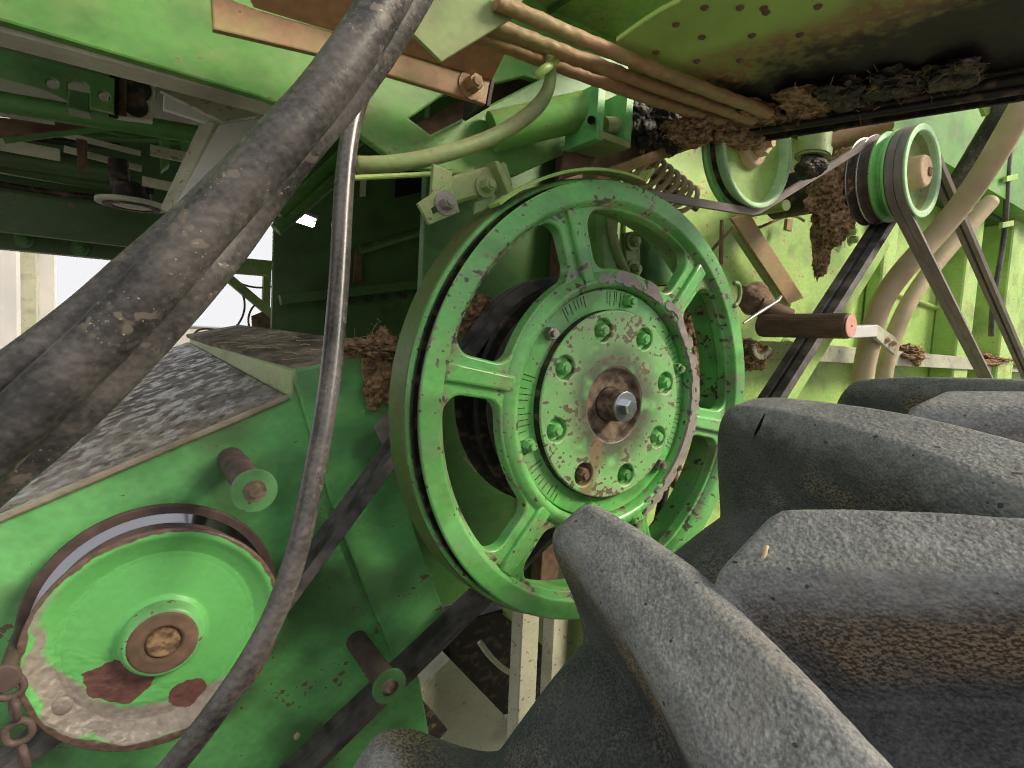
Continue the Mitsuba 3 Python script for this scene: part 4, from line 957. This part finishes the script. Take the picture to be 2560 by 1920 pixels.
dirt_clump('chaff nest on top of the inner bearing bracket', A(1625, 572, .78), (.028, .02, .016), 67, 90, 'dirt', .02)
dirt_clump('chaff lump on the dark pulley seen through the left spokes', A(1190, 795, .80), (.05, .03, .035), 68, 120, 'dirt', .03)
dirt_clump('thick chaff and straw heap on the hopper top left of the big pulley', A(945, 872, .79), (.055, .05, .016), 69, 90, 'dirt', .03, .006)
dirt_clump('brown chaff hanging down the hopper face by the pulley rim', A(960, 925, .785), (.032, .014, .055), 70, 90, 'dirt', .022)
one('yellow_tag', slab([A(1160, 1140, .86), A(1205, 1115, .86), A(1213, 1160, .86), A(1190, 1180, .86)], [0, .006, 0]), 'paint_cream', 'pale metal tab in the dark behind the left spokes', 'tab')
k = thing('spark_fitting', 'small brass fitting on the pale panel behind the lower right spokes', 'fitting')
part(k, 'body', cyl(A(1688, 1215, .80), A(1680, 1165, .80), .011, 14), 'rust')
part(k, 'head', bolt(A(1690, 1160, .80), FRONT, .026, .015), 'copper_hub', 25)
part('side_wall', 'lower_panel', plateY(pix([(1640, 1080), (1900, 1000), (1900, 1500), (1560, 1500)], .90), .90, .91), 'paint_lime')
one('dark_rod', cyl(A(1668, 1190, .78), A(1640, 1330, .78), .010, 12), 'grime_black', 'dark rod in front of the pale lower panel', 'rod')

# ------------------------------------------------------------------ under the pulley, bottom centre
one('support_post', bar(A(1316, 1500, .95), A(1300, 1850, .95), .05, .04, (0, 1, 0), .003), 'paint_cream', 'upright cream post below the bottom of the big pulley', 'post')
one('support_post', bar(A(1392, 1500, 1.0), A(1375, 1850, 1.0), .05, .04, (0, 1, 0), .003), 'paint_cream', 'second pale upright post right of the first, half hidden by the tyre', 'post')
part(thing('cream_block', 'cream painted axle beam with dark bar in the shade under the belts', 'beam'), 'beam', slab([A(1030, 1740, 1.25), A(1127, 1650, 1.25), A(1330, 1860, 1.25), A(1180, 1960, 1.25)], [0, .3, .1], .004), 'paint_cream')
k = thing('greasy_axle', 'black greasy axle casing under the big pulley', 'axle')
part(k, 'casing', slab([A(1125, 1560, 1.3), A(1420, 1480, 1.3), A(1440, 1760, 1.3), A(1250, 1790, 1.3), A(1120, 1660, 1.3)], [0, .1, 0], .004), 'grime_black')
part('cream_block', 'dark_bar', bar(A(1010, 1740, 1.2), A(1090, 1830, 1.2), .05, .05), 'grime_black')
part(k, 'grease_line', tube(spline([A(1200, 1605, 1.2), A(1225, 1640, 1.2), A(1260, 1672, 1.2), A(1296, 1690, 1.2)], 20), .008, 10), 'paint_cream', True)

# ------------------------------------------------------------------ the tyre
YC = .1225
ky = [.150, .200, .222, .214, .190, .145, .07, 0.0]; kr = [.40, .46, .55, .615, .652, .676, .688, .692]
ly = [.150, .200, .222, .2245, .2215, .200, .11, 0.0]; lr = [.40, .46, .55, .64, .716, .751, .763, .767]
NS = 171
sp = np.linspace(0, 7, NS)
fb = [PchipInterpolator(np.arange(8), q)(sp) for q in (ky, kr, ly, lr)]
full = [np.r_[fb[0], -fb[0][-2::-1]], np.r_[fb[1], fb[1][-2::-1]], np.r_[fb[2], -fb[2][-2::-1]], np.r_[fb[3], fb[3][-2::-1]]]
th = np.unique(np.round(np.r_[np.arange(60, 172, .17), np.arange(172, 420, .9)], 3)); NT = len(th)
by_, br_, lyy, lrr = [np.broadcast_to(q[None], (NT, len(q))) for q in full]
TH = np.broadcast_to(th[:, None], by_.shape)
yy_ = lyy + YC                                  # lug layout in the tyre's own axial coordinate
pitch = 18.0


def wrapd(a): return (a + pitch / 2) % pitch - pitch / 2
cenA = 123.0 - (yy_ - .31) * np.where(yy_ > .2, 17, 17) - np.minimum(yy_ - .2, 0) * 9
cenB = 118.6 + (yy_ - .125) * 40
def sstep(a, b, x): t = np.clip((x - a) / (b - a), 0, 1); return t * t * (3 - 2 * t)
def lug(cen, hw, lo, hi):
    dd = np.abs(wrapd(TH - cen)) * np.pi / 180 * .74
    q_ = np.clip((dd - hw + .013) / .044, 0, 1)          # flank: rounded crown, steep wall, wide fillet at the foot
    e_ = np.clip(np.maximum(lo + .016 - yy_, yy_ - hi + .016) / .034, 0, 1)
    d_ = np.clip(np.sqrt(q_ * q_ + e_ * e_), 0, 1)
    return np.where(d_ < .38, 1 - .16 * (d_ / .38) ** 2.6, .84 * np.clip((1 - d_) / .62, 0, 1) ** 1.75)
hwA = .025 + .008 * np.clip((.30 - yy_) / .2, 0, 1); hwB = .022 + .015 * np.clip((yy_ + .06) / .2, 0, 1)
mA, mB = lug(cenA, hwA, .025, 9), lug(cenB, hwB, -9, .180)
mk = np.maximum(mA, mB)
Y = by_ * (1 - mk) + lyy * mk; RR = br_ * (1 - mk) + lrr * mk
a_ = np.radians(TH); loc = np.stack([RR * np.cos(a_), Y + YC, RR * np.sin(a_)], -1)
loc = loc + (.0022 * (meshkit.fbm(loc * 28, 3, 2) - .5))[..., None] * np.stack([np.cos(a_), 0 * a_, np.sin(a_)], -1)
cw, sw = math.cos(TYAW), math.sin(TYAW)
P3 = np.stack([cw * loc[..., 0] - sw * loc[..., 1] + TXC, sw * loc[..., 0] + cw * loc[..., 1], loc[..., 2] + TZC], -1)
nt, ns = P3.shape[:2]; ii, jj = np.meshgrid(np.arange(nt), np.arange(ns - 1), indexing='ij')
qq = np.stack([ii * ns + jj, ii * ns + jj + 1, ((ii + 1) % nt) * ns + jj + 1, ((ii + 1) % nt) * ns + jj], -1).reshape(-1, 4)
TF = np.vstack([qq[:, [0, 1, 2]], qq[:, [0, 2, 3]]]); TV = P3.reshape(-1, 3)
fn_ = np.cross(TV[TF[:, 1]] - TV[TF[:, 0]], TV[TF[:, 2]] - TV[TF[:, 0]])
if (fn_ * (TV[TF[:, 0]] - [TXC, YC, TZC])).sum() < 0: TF = TF[:, ::-1]; fn_ = -fn_
TN = np.zeros_like(TV)
for c in range(3): np.add.at(TN, TF[:, c], fn_)
TN /= np.linalg.norm(TN, axis=1, keepdims=True) + 1e-20
fc = TF[:, 0]
owner = np.where(mA.ravel()[fc] > .5, np.round((TH.ravel()[fc] - cenA.ravel()[fc]) / pitch).astype(int) % 20, np.where(mB.ravel()[fc] > .5, 20 + np.round((TH.ravel()[fc] - cenB.ravel()[fc]) / pitch).astype(int) % 20, -1))
k = thing('tractor_tyre', 'large dusty black lugged tyre filling the lower right foreground', 'tyre')


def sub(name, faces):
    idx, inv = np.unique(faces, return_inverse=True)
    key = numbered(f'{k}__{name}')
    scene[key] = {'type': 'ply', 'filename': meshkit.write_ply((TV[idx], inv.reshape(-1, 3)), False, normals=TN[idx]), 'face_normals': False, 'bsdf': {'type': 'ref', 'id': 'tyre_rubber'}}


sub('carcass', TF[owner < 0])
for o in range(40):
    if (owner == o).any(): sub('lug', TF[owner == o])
rimm = lathe(rounded([(.08, -.02), (.36, -.02), (.38, -.14), (.405, -.155), (.405, .155), (.38, .14), (.36, .0), (.08, .0)], .004), np.array([0, YC, 0]), 90); v = rimm.vertices
rimm = trimesh.Trimesh(np.column_stack([cw * v[:, 0] - sw * v[:, 1] + TXC, sw * v[:, 0] + cw * v[:, 1], v[:, 2] + TZC]), rimm.faces, process=False)
part(k, 'wheel_rim', rimm, 'paint_cream', 40)

tm = trimesh.Trimesh(TV, TF, process=False)


def on_tyre(px, py):
    hit, _, _ = tm.ray.intersects_location([EYE], [unit(ray(px, py))], multiple_hits=False)
    return hit[0]


slit = np.array([on_tyre(*q) for q in ((1912, 1034), (1908, 1044), (1901, 1060), (1891, 1080), (1884, 1094))])
part(k, 'cut', tube(spline(slit, 20), np.sin(np.linspace(.25, np.pi - .1, 20)) * .0017, 8), 'dark_hole', True, 'dark cut in the lug')
husk = on_tyre(1912, 1388)
one('seed_husk', tube(np.array([husk - [.003, 0, .004], husk + [0, 0, .001], husk + [.003, .001, .005]]), .0014, 6), 'straw_pale', 'small white straw husk lying on the tyre lug', 'husk', True)
